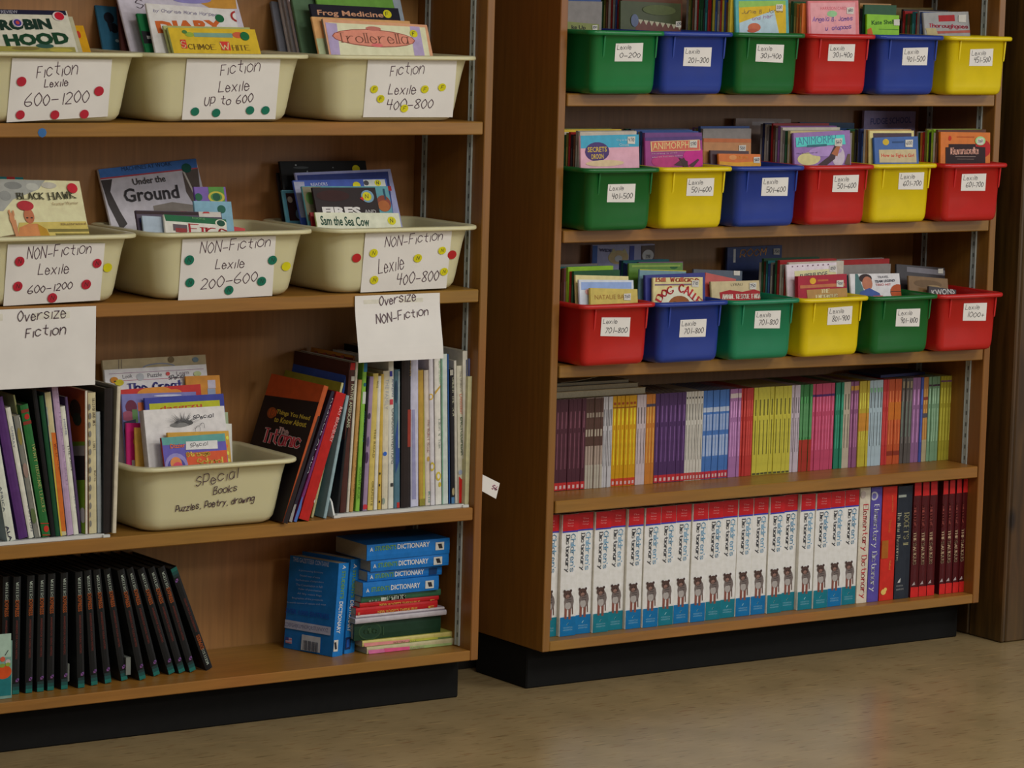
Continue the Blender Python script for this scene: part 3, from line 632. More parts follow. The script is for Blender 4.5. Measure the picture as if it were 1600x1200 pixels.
C('teal picture book with a brown dome behind the black Fires book', (471, 291), (605, 291), 24, .082, R2, F2, (70, 120, 130), .006,
  [('q', [(471, 292), (500, 292), (506, 345), (478, 345)], (96, 92, 74)), ('e', 484, 310, 7, 10, (70, 100, 50)), ('e', 599, 318, 11, 13, (110, 54, 40)), ('e', 599, 322, 9, 9, (140, 80, 40)), ('r', 597, 295, 603, 312, (30, 60, 80))])
C('blue reader with a white right panel in the Non-Fiction 400-800 tub', (458, 282), (603, 279), 24, .112, R2, F2, (50, 72, 144), .006,
  [('q', [(458, 284), (475, 284), (482, 340), (464, 340)], (120, 122, 140)), ('r', 567, 281, 603, 291, (150, 154, 150)), ('t', 486, 291, 512, 290, 5, 'READERS', (150, 155, 180), 's'), ('e', 572, 286, 4, 4, (50, 50, 54))]+dots(590, 286, 5, YEL, 'N')+dots(557, 290, 6, YEL, ''))
C('light blue framed paperback at the left of the Non-Fiction 400-800 tub', (440, 297), (500, 298), 22, .165, R2, F2, (84, 140, 160), .006, [('q', [(445, 302), (500, 302), (508, 345), (452, 345)], (48, 30, 30)), ('e', 452, 312, 4, 5, (140, 130, 120)), ('e', 466, 335, 5, 8, (90, 120, 150))])
C('navy picture book with a pale lavender edge in the Non-Fiction 400-800 tub', (461, 270), (610, 264), 22, .150, R2, F2, (128, 132, 168), .006,
  [('q', [(464, 274), (606, 268), (616, 345), (472, 345)], (42, 54, 110)), ('r', 605, 291, 612, 298, (160, 40, 44))])
C('tall black speckled picture book at the back of the Non-Fiction 400-800 tub', (437, 252), (571, 251), 18, .185, R2, F2, (16, 18, 20), .007,
  [('e', 470, 262, 12, 2, (50, 54, 56)), ('e', 462, 258, 1.5, 1.2, (120, 124, 126)), ('e', 480, 268, 1.2, 1.2, (110, 114, 116)), ('e', 520, 262, 1.2, 1, (90, 94, 96))]+dots(556, 264, 6, YEL, ''))
C('black thin book peeking out left of the speckled one', (433, 270), (520, 270), 18, .20, R2, F2, (26, 22, 26), .006)
# third row, the Special Books tub
C('small paperback titled Strange School on orange and blue', (252, 684), (351, 677), 16, .030, R3, F3, (74, 66, 140), .006,
  [('q', [(252, 684), (351, 677), (352, 689), (254, 696)], (70, 124, 120)), ('q', [(290, 708), (354, 703), (358, 745), (296, 745)], (176, 70, 34)), ('e', 276, 728, 18, 20, (110, 104, 150)), ('e', 276, 730, 14, 15, (60, 56, 120)), ('e', 275, 724, 9, 10, (176, 110, 60)), ('e', 278, 730, 8, 8, (176, 60, 76)),
   ('t', 266, 701, 289, 699, 7, 'Dizzier', (180, 90, 40), 'b'), ('q', [(290, 690), (339, 688), (340, 701), (290, 703)], (156, 156, 156)), ('t', 297, 700, 325, 696, 7, 'SPecial', (40, 40, 50), 'h', .0005), ('t', 292, 716, 328, 713, 9, 'Strange', (180, 150, 60), 'f', .0013), ('t', 309, 728, 349, 725, 11, 'School', (180, 150, 60), 'f', .0014)], spine=(120, 40, 30))
C('gold sequined paperback just behind the Strange School book', (262, 676), (357, 673), 16, .040, R3, F3, (168, 128, 40), .007, [('e', 355, 684, 2, 3, (190, 180, 60)), ('e', 354, 697, 2, 3, (190, 90, 40)), ('e', 356, 708, 2, 3, (190, 180, 60)), ('e', 357, 719, 2, 3, (190, 180, 60))])
C('white hardback with a black hair drawing marked Special', (224, 641), (350, 634), 14, .056, R3, F3, (158, 156, 156), .018,
  [('e', 287, 661, 15, 5, (60, 60, 60)), ('e', 280, 664, 15, 4, (90, 90, 90)), ('t', 302, 656, 334, 652, 7, 'SPecial', (40, 40, 50), 'h', .0006)]+
  [('q', [(284+8*math.cos(a), 663-4*math.sin(a)), (286+8*math.cos(a), 663-4*math.sin(a)), (285+(24+7*(i % 3))*math.cos(a), 662-(13+6*(i % 2))*math.sin(a))], (60, 60, 62)) for i in range(30) for a in [math.pi*(i/29)*1.2-.2]]+[('t', 305, 678, 320, 668, 9, 'm', (60, 60, 64), 'h', .0004)],
  spine=(140, 136, 138), hard=True)
C('white paperback with a red ring behind the hair-drawing hardback', (280, 660), (362, 662), 12, .085, R3, F3, (156, 156, 150), .004, [('e', 366, 716, 3, 8, (150, 60, 60))])
C('pale green paperback beside the hair-drawing hardback', (270, 645), (356, 644), 12, .092, R3, F3, (120, 134, 108), .004)
C('magenta paperback at the left of the Special Books tub', (198, 661), (222, 661), 10, .105, R3, F3, (176, 34, 104), .006, [('r', 206, 719, 226, 728, (150, 150, 150)), ('e', 211, 690, 3, 6, (190, 130, 40))])
C('gold narrow book between the magenta book and the white hardback', (211, 668), (232, 668), 12, .088, R3, F3, (170, 132, 60), .005)
C('navy framed book with a lime green panel in the Special Books tub', (226, 622), (349, 615), 12, .118, R3, F3, (44, 52, 128), .006,
  [('q', [(233, 631), (343, 625), (347, 690), (238, 690)], (158, 160, 30)), ('t', 250, 644, 316, 638, 9, 'dasgrzu', (160, 60, 30), 'b')])
C('lilac picture book with a plum coloured figure in the Special Books tub', (190, 616), (306, 612), 12, .130, R3, F3, (92, 92, 140), .006,
  [('e', 205, 636, 9, 11, (84, 26, 50)), ('e', 200, 650, 10, 8, (120, 60, 80)), ('r', 215, 629, 226, 642, (170, 92, 60)), ('r', 206, 640, 216, 660, (70, 100, 60)), ('q', [(190, 660), (212, 655), (216, 725), (194, 725)], (34, 36, 56)), ('e', 262, 618, 22, 1.6, (150, 150, 180))])
C('red and orange picture book below the puzzle book', (188, 609), (313, 600), 12, .142, R3, F3, (160, 34, 30), .006, [('e', 242, 614, 28, 10, (178, 116, 40)), ('e', 272, 614, 12, 6, (180, 110, 40))])
C('orange book with a grey label at the right of the puzzle book', (290, 588), (343, 586), 12, .152, R3, F3, (168, 112, 34), .005, [('r', 324, 594, 337, 606, (140, 136, 150)), ('r', 324, 607, 337, 616, (110, 120, 140))])
C('white picture book headed Look Puzzle Learn', (163, 578), (322, 569), 12, .163, R3, F3, (160, 160, 168), .007,
  [('q', [(170, 584), (318, 576), (318, 576.6), (170, 584.6)], (110, 60, 100)), ('q', [(192, 594.5), (318, 588), (318, 588.6), (192, 595.2)], (140, 60, 90)), ('t', 192, 592, 207, 590, 6, 'Look', (90, 90, 96), 's'), ('e', 219, 589, 6, 6, (130, 134, 140)), ('t', 231, 590, 253, 588, 6.5, 'Puzzle', (84, 84, 90), 's'), ('t', 276, 586, 295, 584, 5.5, 'Learn', (110, 100, 110), 's'), ('t', 264, 594, 289, 590, 7, 'SPecial', (50, 50, 60), 'h', .0006),
   ('t', 200, 613, 230, 611, 13, 'The', (50, 50, 110), 'f', .0018), ('t', 240, 611, 284, 607, 13, 'Great', (50, 50, 110), 'f', .0018), ('e', 262, 584, 3, 3, (170, 60, 60)), ('e', 308, 584, 6, 4, (140, 150, 110)), ('e', 310, 590, 2, 3, (90, 100, 60)),
   ('e', 178, 594, 6, 5, (170, 110, 20)), ('e', 186, 598, 7, 5, (170, 160, 20)), ('e', 179, 596, 2, 1.2, (60, 50, 10))])
C('tan picture book tallest at the back of the Special Books tub', (160, 563), (321, 554), 12, .176, R3, F3, (138, 126, 98), .007,
  [('q', [(185, 562), (186, 562), (186, 578), (185, 578)], (90, 80, 70)), ('q', [(189, 562), (190, 562), (190, 578), (189, 578)], (90, 80, 70)), ('e', 248, 574, 26, 7, (100, 104, 116)), ('e', 248, 575, 24, 6, (138, 126, 98)), ('e', 267, 562, 5, 5, (90, 76, 50)), ('e', 305, 562, 5, 4, (84, 100, 110))])
# ------------------------------------------------------------------ books in the coloured bins
CN = {'gr': ('dark green', (26, 60, 38)), 'ol': ('olive', (86, 84, 40)), 'rd': ('dark red', (120, 26, 28)), 'br': ('brown', (72, 44, 32)), 'bk': ('black', (26, 24, 28)), 'wh': ('off-white', (132, 126, 118)), 'bl': ('blue', (36, 58, 104)), 'nv': ('navy', (26, 32, 62)),
      'tl': ('teal', (30, 84, 88)), 'ye': ('yellow', (160, 138, 40)), 'gy': ('grey', (92, 88, 86)), 'or': ('orange', (156, 82, 34)), 'lm': ('lime green', (104, 140, 34)), 'pu': ('purple', (84, 52, 98)), 'pk': ('pink', (150, 90, 104)), 'cr': ('cream', (146, 134, 98)), 'tn': ('tan', (128, 96, 58))}
def cols(s): return [CN[q] for q in s.split()]
def bfront(key, label, tl, tr, col, front=(), sticker=None, tilt=4, t=.007, **k):
    r, M, z, nm, rng = bins[key]; cx = M.translation.x+BW/2
    return cover(label, tl, tr, tilt, None, z+BH, z+.0045, col, t, front, sticker=sticker, center=cx, group=None, box=(M.translation.x+.018, M.translation.x+BW-.018, M.translation.y+.031), **k)
def bback(key, label, tl, tr, base, dy, col, front=(), sticker=None, tilt=4, t=.006, **k):
    r, M, z, nm, rng = bins[key]
    if dy == 'rear':      # stands on the shelf in the gap behind the bins, against the back panel
        return cover(label, tl, tr, 0, .229, z+BH, z+.001, tuple(min(200, int(q*1.5)) for q in col), .008, [tuple(tuple(min(200, int(v*1.5)) for v in f) if isinstance(f, tuple) and len(f) == 3 and all(isinstance(v, int) for v in f) else f for f in it) for it in front], sticker=sticker, **k)  # colours brightened to make up for the shade behind the bins
    if dy == 'auto': return cover(label, tl, tr, tilt, None, z+BH, z+.0045, col, t, front, sticker=sticker, center=M.translation.x+BW/2, box=(M.translation.x+.018, M.translation.x+BW-.018, M.translation.y+.031), **k)
    return cover(label, tl, tr, tilt, min(base[1]+dy, .205), z+BH, z+.0045, col, t, front, sticker=sticker, box=(M.translation.x+.018, M.translation.x+BW-.018, M.translation.y+.031), **k)
b = bfront('11', 'olive paperback with cut-off title at the front of the green 0-200 bin', (880, 33), (936, 38), (96, 102, 52), [('t', 893, 47, 915, 48, 8, 'ke Up', (24, 24, 20), 'b')], (929, 43, 4, '100'), t=.006)
bback('11', 'blue-striped grey paperback just behind the olive book of the green 0-200 bin', (874, 15), (929, 18), b, .014, (96, 98, 104), [('r', 880, 20, 926, 28, (40, 60, 110)), ('e', 918, 29, 6, 3, (150, 130, 130))], (910, 16, 4, ''))
behind('11', b, cols('gy bl br rd gy br bk rd gr ol'), top=.185, dh=.0015, x=.026, w=.09)
b = bfront('12', 'dark green monster-toothed paperback in the blue 201-300 bin', (968, 1), (1066, 6), (50, 56, 34),
           [('q', [(992, 31), (1066, 42), (1070, 50), (992, 50)], (82, 52, 48))]+[('q', [(996+i*9, 30+i*1.3), (1004+i*9, 31+i*1.3), (1000+i*9, 38+i*1.3)], (132, 128, 110)) for i in range(8)]+[('e', 1030, 16, 26, 8, (66, 74, 44)), ('e', 990, 32, 6, 10, (70, 78, 100))], (1062, 38, 5, '220'))
behind('12', b, cols('br rd bl gy rd wh br ol gr gy bk br ye gr'), top=.20, dh=.001)
b = bfront('13', 'yellow paperback with a teal border at the front of the green 301-400 bin', (1158, -2), (1240, -3), (60, 128, 132),
           [('q', [(1163, 2), (1236, 1), (1237, 54), (1164, 54)], (178, 148, 24)), ('q', [(1163, 2), (1236, 1), (1236, 8), (1164, 12)], (112, 150, 70)), ('q', [(1164, 36), (1218, 16), (1226, 54), (1164, 54)], (132, 150, 160)), ('t', 1168, 22, 1232, 20, 7, 'Junie B. Jones', (100, 84, 60), 'h', .0005), ('t', 1184, 32, 1216, 28, 6, 'and her', (130, 90, 130), 'h', .0005), ('e', 1187, 43, 10, 7, (160, 84, 56)), ('e', 1184, 48, 8, 3, (150, 70, 50))], (1226, 12, 5.5, '330'))
behind('13', b, cols('ye br bl ye rd gy bl ye gr rd tl bk gr gr rd wh br gr ol gy'), top=.19, dh=.0005, dy=.008)
b = bfront('14', 'pink paperback with a candy-striped border in the red 301-400 bin', (1283, 2), (1361, 1), (168, 92, 96),
           [('q', [(1286, 5), (1356, 4), (1357, 58), (1288, 58)], (184, 122, 128)), ('t', 1302, 16, 1342, 16, 5, 'HARRISON CARD', (160, 60, 76), 's'), ('e', 1320, 22, 8, 5, (112, 150, 110)), ('t', 1290, 36, 1352, 34, 9, 'Angela B. James', (112, 84, 140), 'h', .0008), ('t', 1310, 50, 1350, 47, 8, 'u (atapoos)', (112, 84, 140), 'h', .0008)], (1348, 17, 5.5, '380'))
behind('14', b, cols('or tn or ol gr ol cr ol rd gy br'), top=.188, dh=-.001)
b = bfront('15', 'lime green paperback with dark lettering in the blue 401-500 bin', (1355, 22), (1405, 24), (110, 160, 20),
           [('t', 1362, 41, 1404, 39, 9, 'Kate Shelby', (30, 70, 20), 'b'), ('r', 1373, 45, 1404, 47, (40, 90, 20)), ('q', [(1355, 46), (1361, 43), (1364, 54), (1355, 54)], (170, 80, 30))], (1401, 35, 5, ''))
behind('15', b, cols('gr bk tn gr gy bk'), top=.18, dh=.002)
b = bfront('16', 'grey-white paperback with a red block in the yellow 451-500 bin', (1443, 20), (1513, 18), (112, 112, 112),
           [('r', 1466, 24, 1492, 33, (140, 26, 30)), ('t', 1452, 44, 1512, 46, 7, 'Thoroughgoes', (150, 56, 70), 'f', .0013), ('r', 1456, 49, 1516, 51, (140, 70, 60)), ('q', [(1446, 44), (1462, 44), (1466, 56), (1449, 56)], (140, 130, 96))], (1503, 29, 6, ''), tilt=8)
behind('16', b, cols('bl gy rd tl gr br gr rd bk'), top=.172, x=-.004)
bback('16', 'tan-topped wide paperback at the back of the yellow 451-500 bin', (1384, 12), (1458, 12), b, 'auto', (92, 80, 50))
# middle bin row
b = bfront('21', 'pink and turquoise paperback with an oval purple crest', (907, 212), (998, 210), (172, 128, 142),
           [('q', [(905, 212), (998, 210), (998, 229), (905, 232)], (56, 134, 162)), ('e', 933, 237, 19, 15, (60, 44, 90)), ('t', 918, 238, 948, 237, 8, 'SECRETS', (172, 146, 60), 'b'), ('t', 924, 249, 943, 248, 8, 'DROON', (172, 146, 60), 'b'), ('e', 945, 255, 30, 5, (180, 152, 120)), ('t', 963, 221, 982, 221, 4, 'City in the', (140, 160, 170), 's'), ('t', 967, 228, 982, 228, 4, 'Clouds', (140, 160, 170), 's')], (986, 219, 6, '470'))
behind('21', b, cols('wh gy br bk rd ol gr wh ye gr br gy ol'), top=.19)
bback('21', 'blue paperback showing right of the pink and turquoise one', (925, 214), (1010, 216), b, .03, (40, 84, 140), t=.004)
b = bfront('22', 'magenta paperback with a glowing orange banner and a dark plant', (1008, 215), (1097, 213), (122, 44, 104),
           [('q', [(1008, 215), (1097, 213), (1098, 219), (1008, 220)], (66, 48, 96)), ('e', 1085, 246, 18, 16, (164, 36, 116)), ('e', 1040, 252, 22, 10, (150, 50, 100)), ('q', [(1016, 221), (1093, 218), (1094, 235), (1017, 237)], (190, 150, 110)), ('q', [(1018, 222), (1092, 219), (1093, 234), (1019, 236)], (168, 84, 70)), ('t', 1020, 234, 1082, 231, 11, 'ANIMORPHS', (200, 160, 110), 's'),
            ('t', 1018, 242, 1058, 240, 2.5, 'Nothing is ever', (160, 130, 150), 's'), ('t', 1018, 247, 1066, 244, 2.5, 'what we had seen before', (160, 130, 150), 's'), ('q', [(1052, 258), (1068, 246), (1076, 260)], (60, 40, 44)), ('q', [(1076, 258), (1090, 248), (1092, 250), (1082, 262)], (60, 40, 44)), ('q', [(1060, 246), (1074, 252), (1074, 262), (1068, 262)], (54, 36, 40))], (1083, 225, 6, '590'))
behind('22', b, cols('pu bl gy br bl ol nv tl gr'), top=.19)
b = bfront('23', 'small bright orange paperback at the front of the blue 501-600 bin', (1123, 240), (1188, 241), (176, 90, 24), [('e', 1145, 246, 6, 4, (180, 120, 70)), ('t', 1150, 248, 1168, 248, 4, 'SHILOH', (190, 130, 60), 'f'), ('q', [(1124, 252), (1150, 254), (1188, 252), (1190, 262), (1124, 262)], (184, 132, 40))], (1182, 250, 5, '560'), tilt=8)
bback('23', 'dark narrow paperback right behind the small orange one', (1110, 235), (1170, 236), b, .011, (52, 32, 36), tilt=8)
bback('23', 'tan paperback with a number sticker behind the small orange one', (1098, 216), (1172, 217), b, .024, (146, 100, 60), [('q', [(1098, 216), (1172, 217), (1172, 223), (1098, 222)], (150, 84, 50))], (1158, 232, 5.5, '550'))
behind('23', (b[0], b[1]+.03, .13, .19), cols('gy bl ol gy pu'), top=.195, x=-.02)
b = bfront('24', 'purple paperback with a turquoise title banner', (1236, 208), (1332, 203), (112, 84, 134),
           [('e', 1262, 248, 18, 10, (164, 158, 110)), ('e', 1312, 244, 10, 16, (150, 140, 150)), ('e', 1290, 236, 26, 8, (134, 110, 156)), ('q', [(1276, 258), (1296, 244), (1308, 222), (1312, 224), (1306, 248), (1292, 258)], (54, 40, 44)), ('q', [(1300, 240), (1312, 224), (1316, 226), (1310, 244)], (140, 84, 56)), ('q', [(1322, 256), (1328, 240), (1332, 240), (1332, 258)], (80, 64, 50)),
            ('q', [(1239, 215), (1322, 210), (1324, 225), (1240, 230)], (70, 168, 164)), ('t', 1242, 227, 1308, 222, 12, 'ANIMORPH', (60, 104, 130), 's'), ('r', 1258, 226.5, 1292, 228, (40, 90, 100)), ('t', 1240, 241, 1276, 239, 2, 'The Encounter of', (60, 50, 80), 's')], (1312, 222, 6.5, '560'), t=.008)
behind('24', b, cols('gy br cr gr gy wh pu gy br rd bk gy wh nv gy'), top=.19, dh=.001)
bback('25', 'dark teal book standing behind the bins, left of the lavender grey hardback', (1250, 191), (1335, 192), b, 'rear', (22, 44, 66), [('e', 1270, 200, 12, 3, (40, 90, 130)), ('r', 1280, 200, 1330, 204, (30, 60, 100))])
bback('24', 'grey-brown wide book standing behind the blue 501-600 bin', (1150, 185), (1236, 186), b, 'rear', (92, 80, 74), [('q', [(1175, 190), (1210, 190), (1210, 196), (1175, 196)], (110, 104, 104))], (1220, 195, 4.5, '520'))
b = bfront('25', 'blue paperback with red title How to Fight a Girl', (1366, 215), (1434, 213), (44, 76, 132),
           [('e', 1384, 222, 5, 5, (170, 144, 40)), ('r', 1394, 221, 1412, 223, (36, 60, 100)), ('q', [(1373, 234), (1431, 233), (1432, 254), (1374, 254)], (152, 140, 110)), ('t', 1377, 247, 1428, 247, 7, 'How to Fight a Girl', (164, 40, 34), 'b')], (1420, 224, 6, '600'), tilt=6)
bback('25', 'cream-framed black paperback behind the blue How to Fight book', (1359, 204), (1428, 204), b, .012, (166, 156, 104), [('q', [(1364, 208), (1424, 208), (1424, 252), (1366, 252)], (56, 44, 54))])
behind('25', (b[0], b[1]+.012, b[2]+.004, b[3]), cols('tn wh bl nv ye bk ol nv gr bl'), top=.19, x=-.004)
bback('26', 'lavender grey hardback standing behind the right-hand yellow 601-700 bin', (1351, 173), (1431, 174), b, 'rear', (92, 86, 112), [('t', 1360, 195, 1424, 192, 10, 'FUDGE SCHOOL', (52, 56, 96), 'b')])
b = bfront('26', 'orange paperback with a black panel titled Bunnicula', (1480, 206), (1557, 207), (172, 92, 20),
           [('e', 1545, 232, 13, 14, (150, 24, 24)), ('e', 1494, 216, 2.5, 4, (160, 40, 20)), ('r', 1505, 213, 1532, 215, (150, 70, 20)), ('r', 1492, 219.5, 1534, 220, (180, 130, 70)), ('q', [(1492, 225), (1534, 225), (1534, 229), (1549, 230), (1549, 258), (1487, 258), (1487, 230), (1492, 230)], (34, 18, 20)), ('t', 1495, 241, 1538, 240, 10, 'Bunnicula', (180, 130, 116), 'f', .0018), ('r', 1502, 244, 1534, 245, (110, 96, 90)), ('r', 1505, 248, 1531, 249, (100, 86, 80)), ('e', 1541, 220, 8, 7, (120, 160, 110))], (1541, 221, 5, '700'), t=.008)
behind('26', b, cols('br wh lm bk lm ol rd or gr gy'), top=.19)
# lower bin row
b = bfront('31', 'mustard paperback marked Natalie at the front of the red 701-800 bin', (945, 449), (1018, 451), (158, 142, 66), [('t', 952, 467, 1002, 466, 7, 'NATALIE BAB', (128, 92, 40), 's'), ('e', 994, 476, 8, 3, (170, 130, 60))], (1002, 463, 5.5, '700'), tilt=10)
bback('31', 'white and pale blue paperback behind the mustard one', (929, 436), (1013, 437), b, .012, (150, 156, 172), [('q', [(932, 440), (1010, 440), (1010, 450), (932, 452)], (110, 130, 170)), ('e', 944, 455, 6, 5, (172, 130, 130))], tilt=10)
bback('31', 'cream paperback behind the pale blue one of the red 701-800 bin', (918, 429), (1000, 431), b, .028, (166, 156, 110), tilt=10)
behind('31', (b[0], b[1]+.03, b[2], b[3]), cols('gr rd lm pk br bk bl bl tl gy'), top=.185, x=-.012)
b = bfront('32', 'cream paperback titled Dog Called in red curved letters', (1021, 434), (1098, 433), (168, 158, 112),
           [('t', 1024, 440, 1092, 440, 7, 'Bill Wallace', (150, 66, 50), 'f', .0014), ('r', 1023, 444, 1080, 445.5, (90, 74, 90)), ('e', 1060, 478, 32, 30, (178, 172, 150)), ('e', 1061, 476, 17, 14, (124, 72, 34)), ('e', 1054, 474, 4, 3, (60, 34, 20)), ('e', 1068, 474, 4, 3, (60, 34, 20)),
            ('t', 1032, 474, 1036, 464, 10, 'D', (160, 34, 40), 'f', .0016), ('t', 1037, 465, 1043, 459, 10, 'O', (160, 34, 40), 'f', .0016), ('t', 1044, 461, 1052, 457, 11, 'G', (160, 34, 40), 'f', .0016), ('t', 1060, 456, 1067, 457, 12, 'C', (160, 34, 40), 'f', .0016), ('t', 1068, 458, 1075, 461, 12, 'A', (160, 34, 40), 'f', .0016), ('t', 1076, 462, 1081, 467, 11, 'L', (160, 34, 40), 'f', .0016), ('t', 1081, 467, 1086, 472, 10, 'L', (160, 34, 40), 'f', .0016), ('t', 1086, 472, 1092, 478, 10, 'E', (160, 34, 40), 'f', .0016)], (1086, 443, 5.5, '710'))
bback('32', 'navy framed paperback behind the Dog Called book', (1010, 430), (1103, 426), b, .010, (40, 44, 104), t=.008)
bback('32', 'yellow-edged blue paperback lying behind the navy one', (1000, 421), (1072, 423), b, .030, (84, 112, 120), [('r', 1000, 421, 1072, 424, (170, 160, 50))])
bback('32', 'bright green paperback rising behind the blue 701-800 bin', (966, 412), (1050, 411), b, .065, (72, 104, 40), [('e', 1036, 418, 6, 3, (30, 70, 40)), ('r', 970, 415, 1046, 417, (110, 130, 60))])
bback('32', 'mauve paperback right of the bright green one', (1048, 408), (1116, 407), b, .085, (92, 66, 88), [('e', 1108, 413, 5, 3, (20, 90, 50))])
behind('32', (b[0], b[1]+.075, .12, .19), cols('bl bl tl bl'), top=.195, x=-.02)
bback('31', 'grey-blue paperback with an orange cat, standing behind the red and blue 701-800 bins', (926, 383), (1023, 381), b, 'rear', (92, 92, 112),
      [('r', 926, 384, 932, 430, (40, 60, 100)), ('e', 966, 402, 16, 11, (146, 104, 74)), ('q', [(953, 396), (958, 388), (964, 394)], (150, 110, 80)), ('q', [(970, 394), (976, 388), (980, 396)], (150, 110, 80)), ('e', 966, 404, 6, 5, (150, 140, 130)), ('r', 984, 384, 990, 412, (44, 50, 96)), ('q', [(1002, 384), (1023, 383), (1023, 412), (1002, 412)], (56, 48, 46)), ('e', 1012, 399, 9, 9, (150, 156, 150)), ('t', 936, 393, 956, 394, 5, 'WIDE', (40, 40, 60), 'b')], (1012, 401, 4, '770'))
b = bfront('33', 'tan trellis-patterned paperback with red Animal Rescue banner', (1111, 440), (1186, 438), (152, 138, 104),
           [('t', 1142, 447, 1160, 446, 4, 'LYRALI', (80, 74, 60), 's'), ('q', [(1124, 457), (1140, 453), (1160, 456), (1178, 452), (1190, 456), (1192, 469), (1126, 470)], (140, 22, 30)), ('t', 1129, 467, 1188, 466, 7, 'ANIMAL RESCUE FARM', (180, 160, 150), 'f', .001)], (1176, 447, 5.5, '750'), tilt=10)
bback('33', 'coral red paperback tilted behind the trellis-patterned one', (1103, 426), (1150, 436), b, .016, (150, 64, 58), tilt=10)
bback('33', 'dark slate paperback behind the coral red one', (1070, 421), (1146, 424), b, .045, (62, 70, 82), sticker=(1137, 426, 5, ''))
bback('34', 'navy hardback with orange letters Room standing behind the green 701-800 bin', (1137, 387), (1222, 383), b, 'rear', (30, 38, 66), [('t', 1156, 402, 1198, 398, 12, 'ROOM', (140, 84, 40), 'h', .0011), ('r', 1146, 389, 1149, 410, (120, 130, 140))], (1213, 393, 5, '750'))
b = bfront('34', 'crimson paperback with a gold seal titled The Enormous', (1247, 432), (1323, 428), (136, 20, 40),
           [('e', 1270, 439, 5, 5, (180, 140, 40)), ('r', 1277, 437, 1294, 439, (150, 80, 50)), ('r', 1250, 446, 1320, 447, (150, 90, 60)), ('q', [(1260, 453), (1323, 450), (1325, 472), (1262, 472)], (142, 110, 64)), ('t', 1283, 458, 1296, 457, 6, 'THE', (180, 166, 130), 'f', .001), ('t', 1275, 467, 1308, 465, 6, 'ENORMOUS', (180, 166, 130), 'f', .001)], (1312, 443, 5.5, '900'), t=.012)
bback('34', 'white spotted paperback with dark title behind the crimson one', (1219, 414), (1297, 410), b, .022, (156, 148, 156),
      [('q', [(1231, 424), (1296, 420), (1300, 462), (1234, 462)], (160, 158, 120)), ('t', 1240, 436, 1283, 431, 7, 'SUPERFUDGE', (50, 54, 60), 'b')]+[('e', 1228+i*8, 417-i*.5, 1, 1, (90, 60, 80)) for i in range(8)], (1291, 420, 5.5, '850'), tilt=7)
behind('34', (b[0], b[1]+.022, b[2]+.02, b[3]), cols('wh rd gy wh rd gr bk gy bl tl br gr wh'), top=.19, x=-.03)
b = bfront('35', 'white paperback with a boy and a basketball on its cover', (1328, 428), (1405, 427), (158, 156, 158),
           [('q', [(1336, 428), (1340, 428), (1356, 470), (1336, 470)], (60, 90, 90)), ('e', 1352, 435, 10, 7, (40, 28, 28)), ('e', 1355, 443, 8, 11, (146, 92, 70)), ('q', [(1344, 456), (1358, 450), (1374, 458), (1380, 472), (1340, 472)], (50, 70, 124)), ('r', 1364, 462, 1380, 472, (150, 60, 60)), ('e', 1403, 456, 12, 12, (150, 66, 30)), ('q', [(1391, 455), (1415, 455), (1415, 456), (1391, 456)], (60, 30, 20)),
            ('t', 1371, 435, 1388, 434, 3.5, 'TRAVEL', (50, 50, 60), 's'), ('t', 1367, 442, 1398, 440, 4, 'TEAM LEGEND', (44, 44, 56), 'b'), ('t', 1368, 447, 1392, 446, 3.5, 'TRIO HIT', (150, 40, 40), 's')], tilt=12)
bback('35', 'blue-green paperback left of the basketball one', (1322, 430), (1398, 430), b, .010, (44, 74, 80), tilt=12)
behind('35', (b[0], b[1]+.02, b[2], b[3]), cols('gy rd pu gy wh rd'), top=.185, x=-.01, dh=.0005)
b = bfront('36', 'black paperback with cut-off white letters at the front of the red 1000 plus bin', (1452, 447), (1494, 453), (40, 36, 38), [('t', 1456, 462, 1492, 459, 9, 'KWONS', (140, 138, 136), 'b')], tilt=12)
bback('36', 'brown paperback leaning at the left of the red 1000 plus bin', (1410, 431), (1471, 436), b, .02, (98, 76, 50), [('e', 1440, 444, 22, 6, (84, 66, 46)), ('e', 1450, 449, 10, 3, (120, 100, 70))], tilt=14)
bback('36', 'black and grey paperback at the back of the red 1000 plus bin', (1364, 414), (1440, 420), b, .06, (40, 36, 38), [('q', [(1380, 418), (1440, 424), (1440, 432), (1380, 426)], (86, 84, 90))], (1433, 425, 4, ''), tilt=10)
# ------------------------------------------------------------------ third shelf of the left case: left tray
TRAY = mat((150, 152, 150), .35, 'plastic')
def tray(px0, px1, label, yf, wallL, lipR=True):
    x0 = at(px0, 810, yf).x; x1 = at(px1, 800, yf).x
    r = root('book_tray', label, 'tray', None, Matrix.Translation((x0, yf, Z3+.0004)))
    L = x1-x0; b = MB(); b.box(0, L, .004, .225, 0, .0035, TRAY); b.build('tray_base', r, True)
    b = MB(); b.box(.006, L-.006, 0, .0038, 0, .0065, TRAY); b.build('front_lip', r, True)
    b = MB(); b.raw([(-.002, 0, 0), (.0015, 0, 0), (.0015, .225, 0), (-.002, .225, 0), (-.002, .012, .030), (.0015, .012, .030), (.0015, .10, wallL), (-.002, .10, wallL), (.0015, .225, wallL), (-.002, .225, wallL)],
          [(0, 1, 2, 3), (0, 4, 5, 1), (4, 7, 6, 5), (7, 9, 8, 6), (9, 3, 2, 8), (0, 3, 9, 7, 4), (1, 5, 6, 8, 2)], TRAY); b.build('side_wall', r, True)
    for xx in (-.004, L-.010):
        b = MB(); b.box(xx, xx+.014, -.004, .004, 0, .005, TRAY); b.build('corner_foot', r, True)
    return x0, x1
tray(-40, 168, 'white plastic book tray under the left row of oversize fiction', .006, .12)
tray(523, 728, 'white plastic book tray under the upright oversize non-fiction', .010, .10)
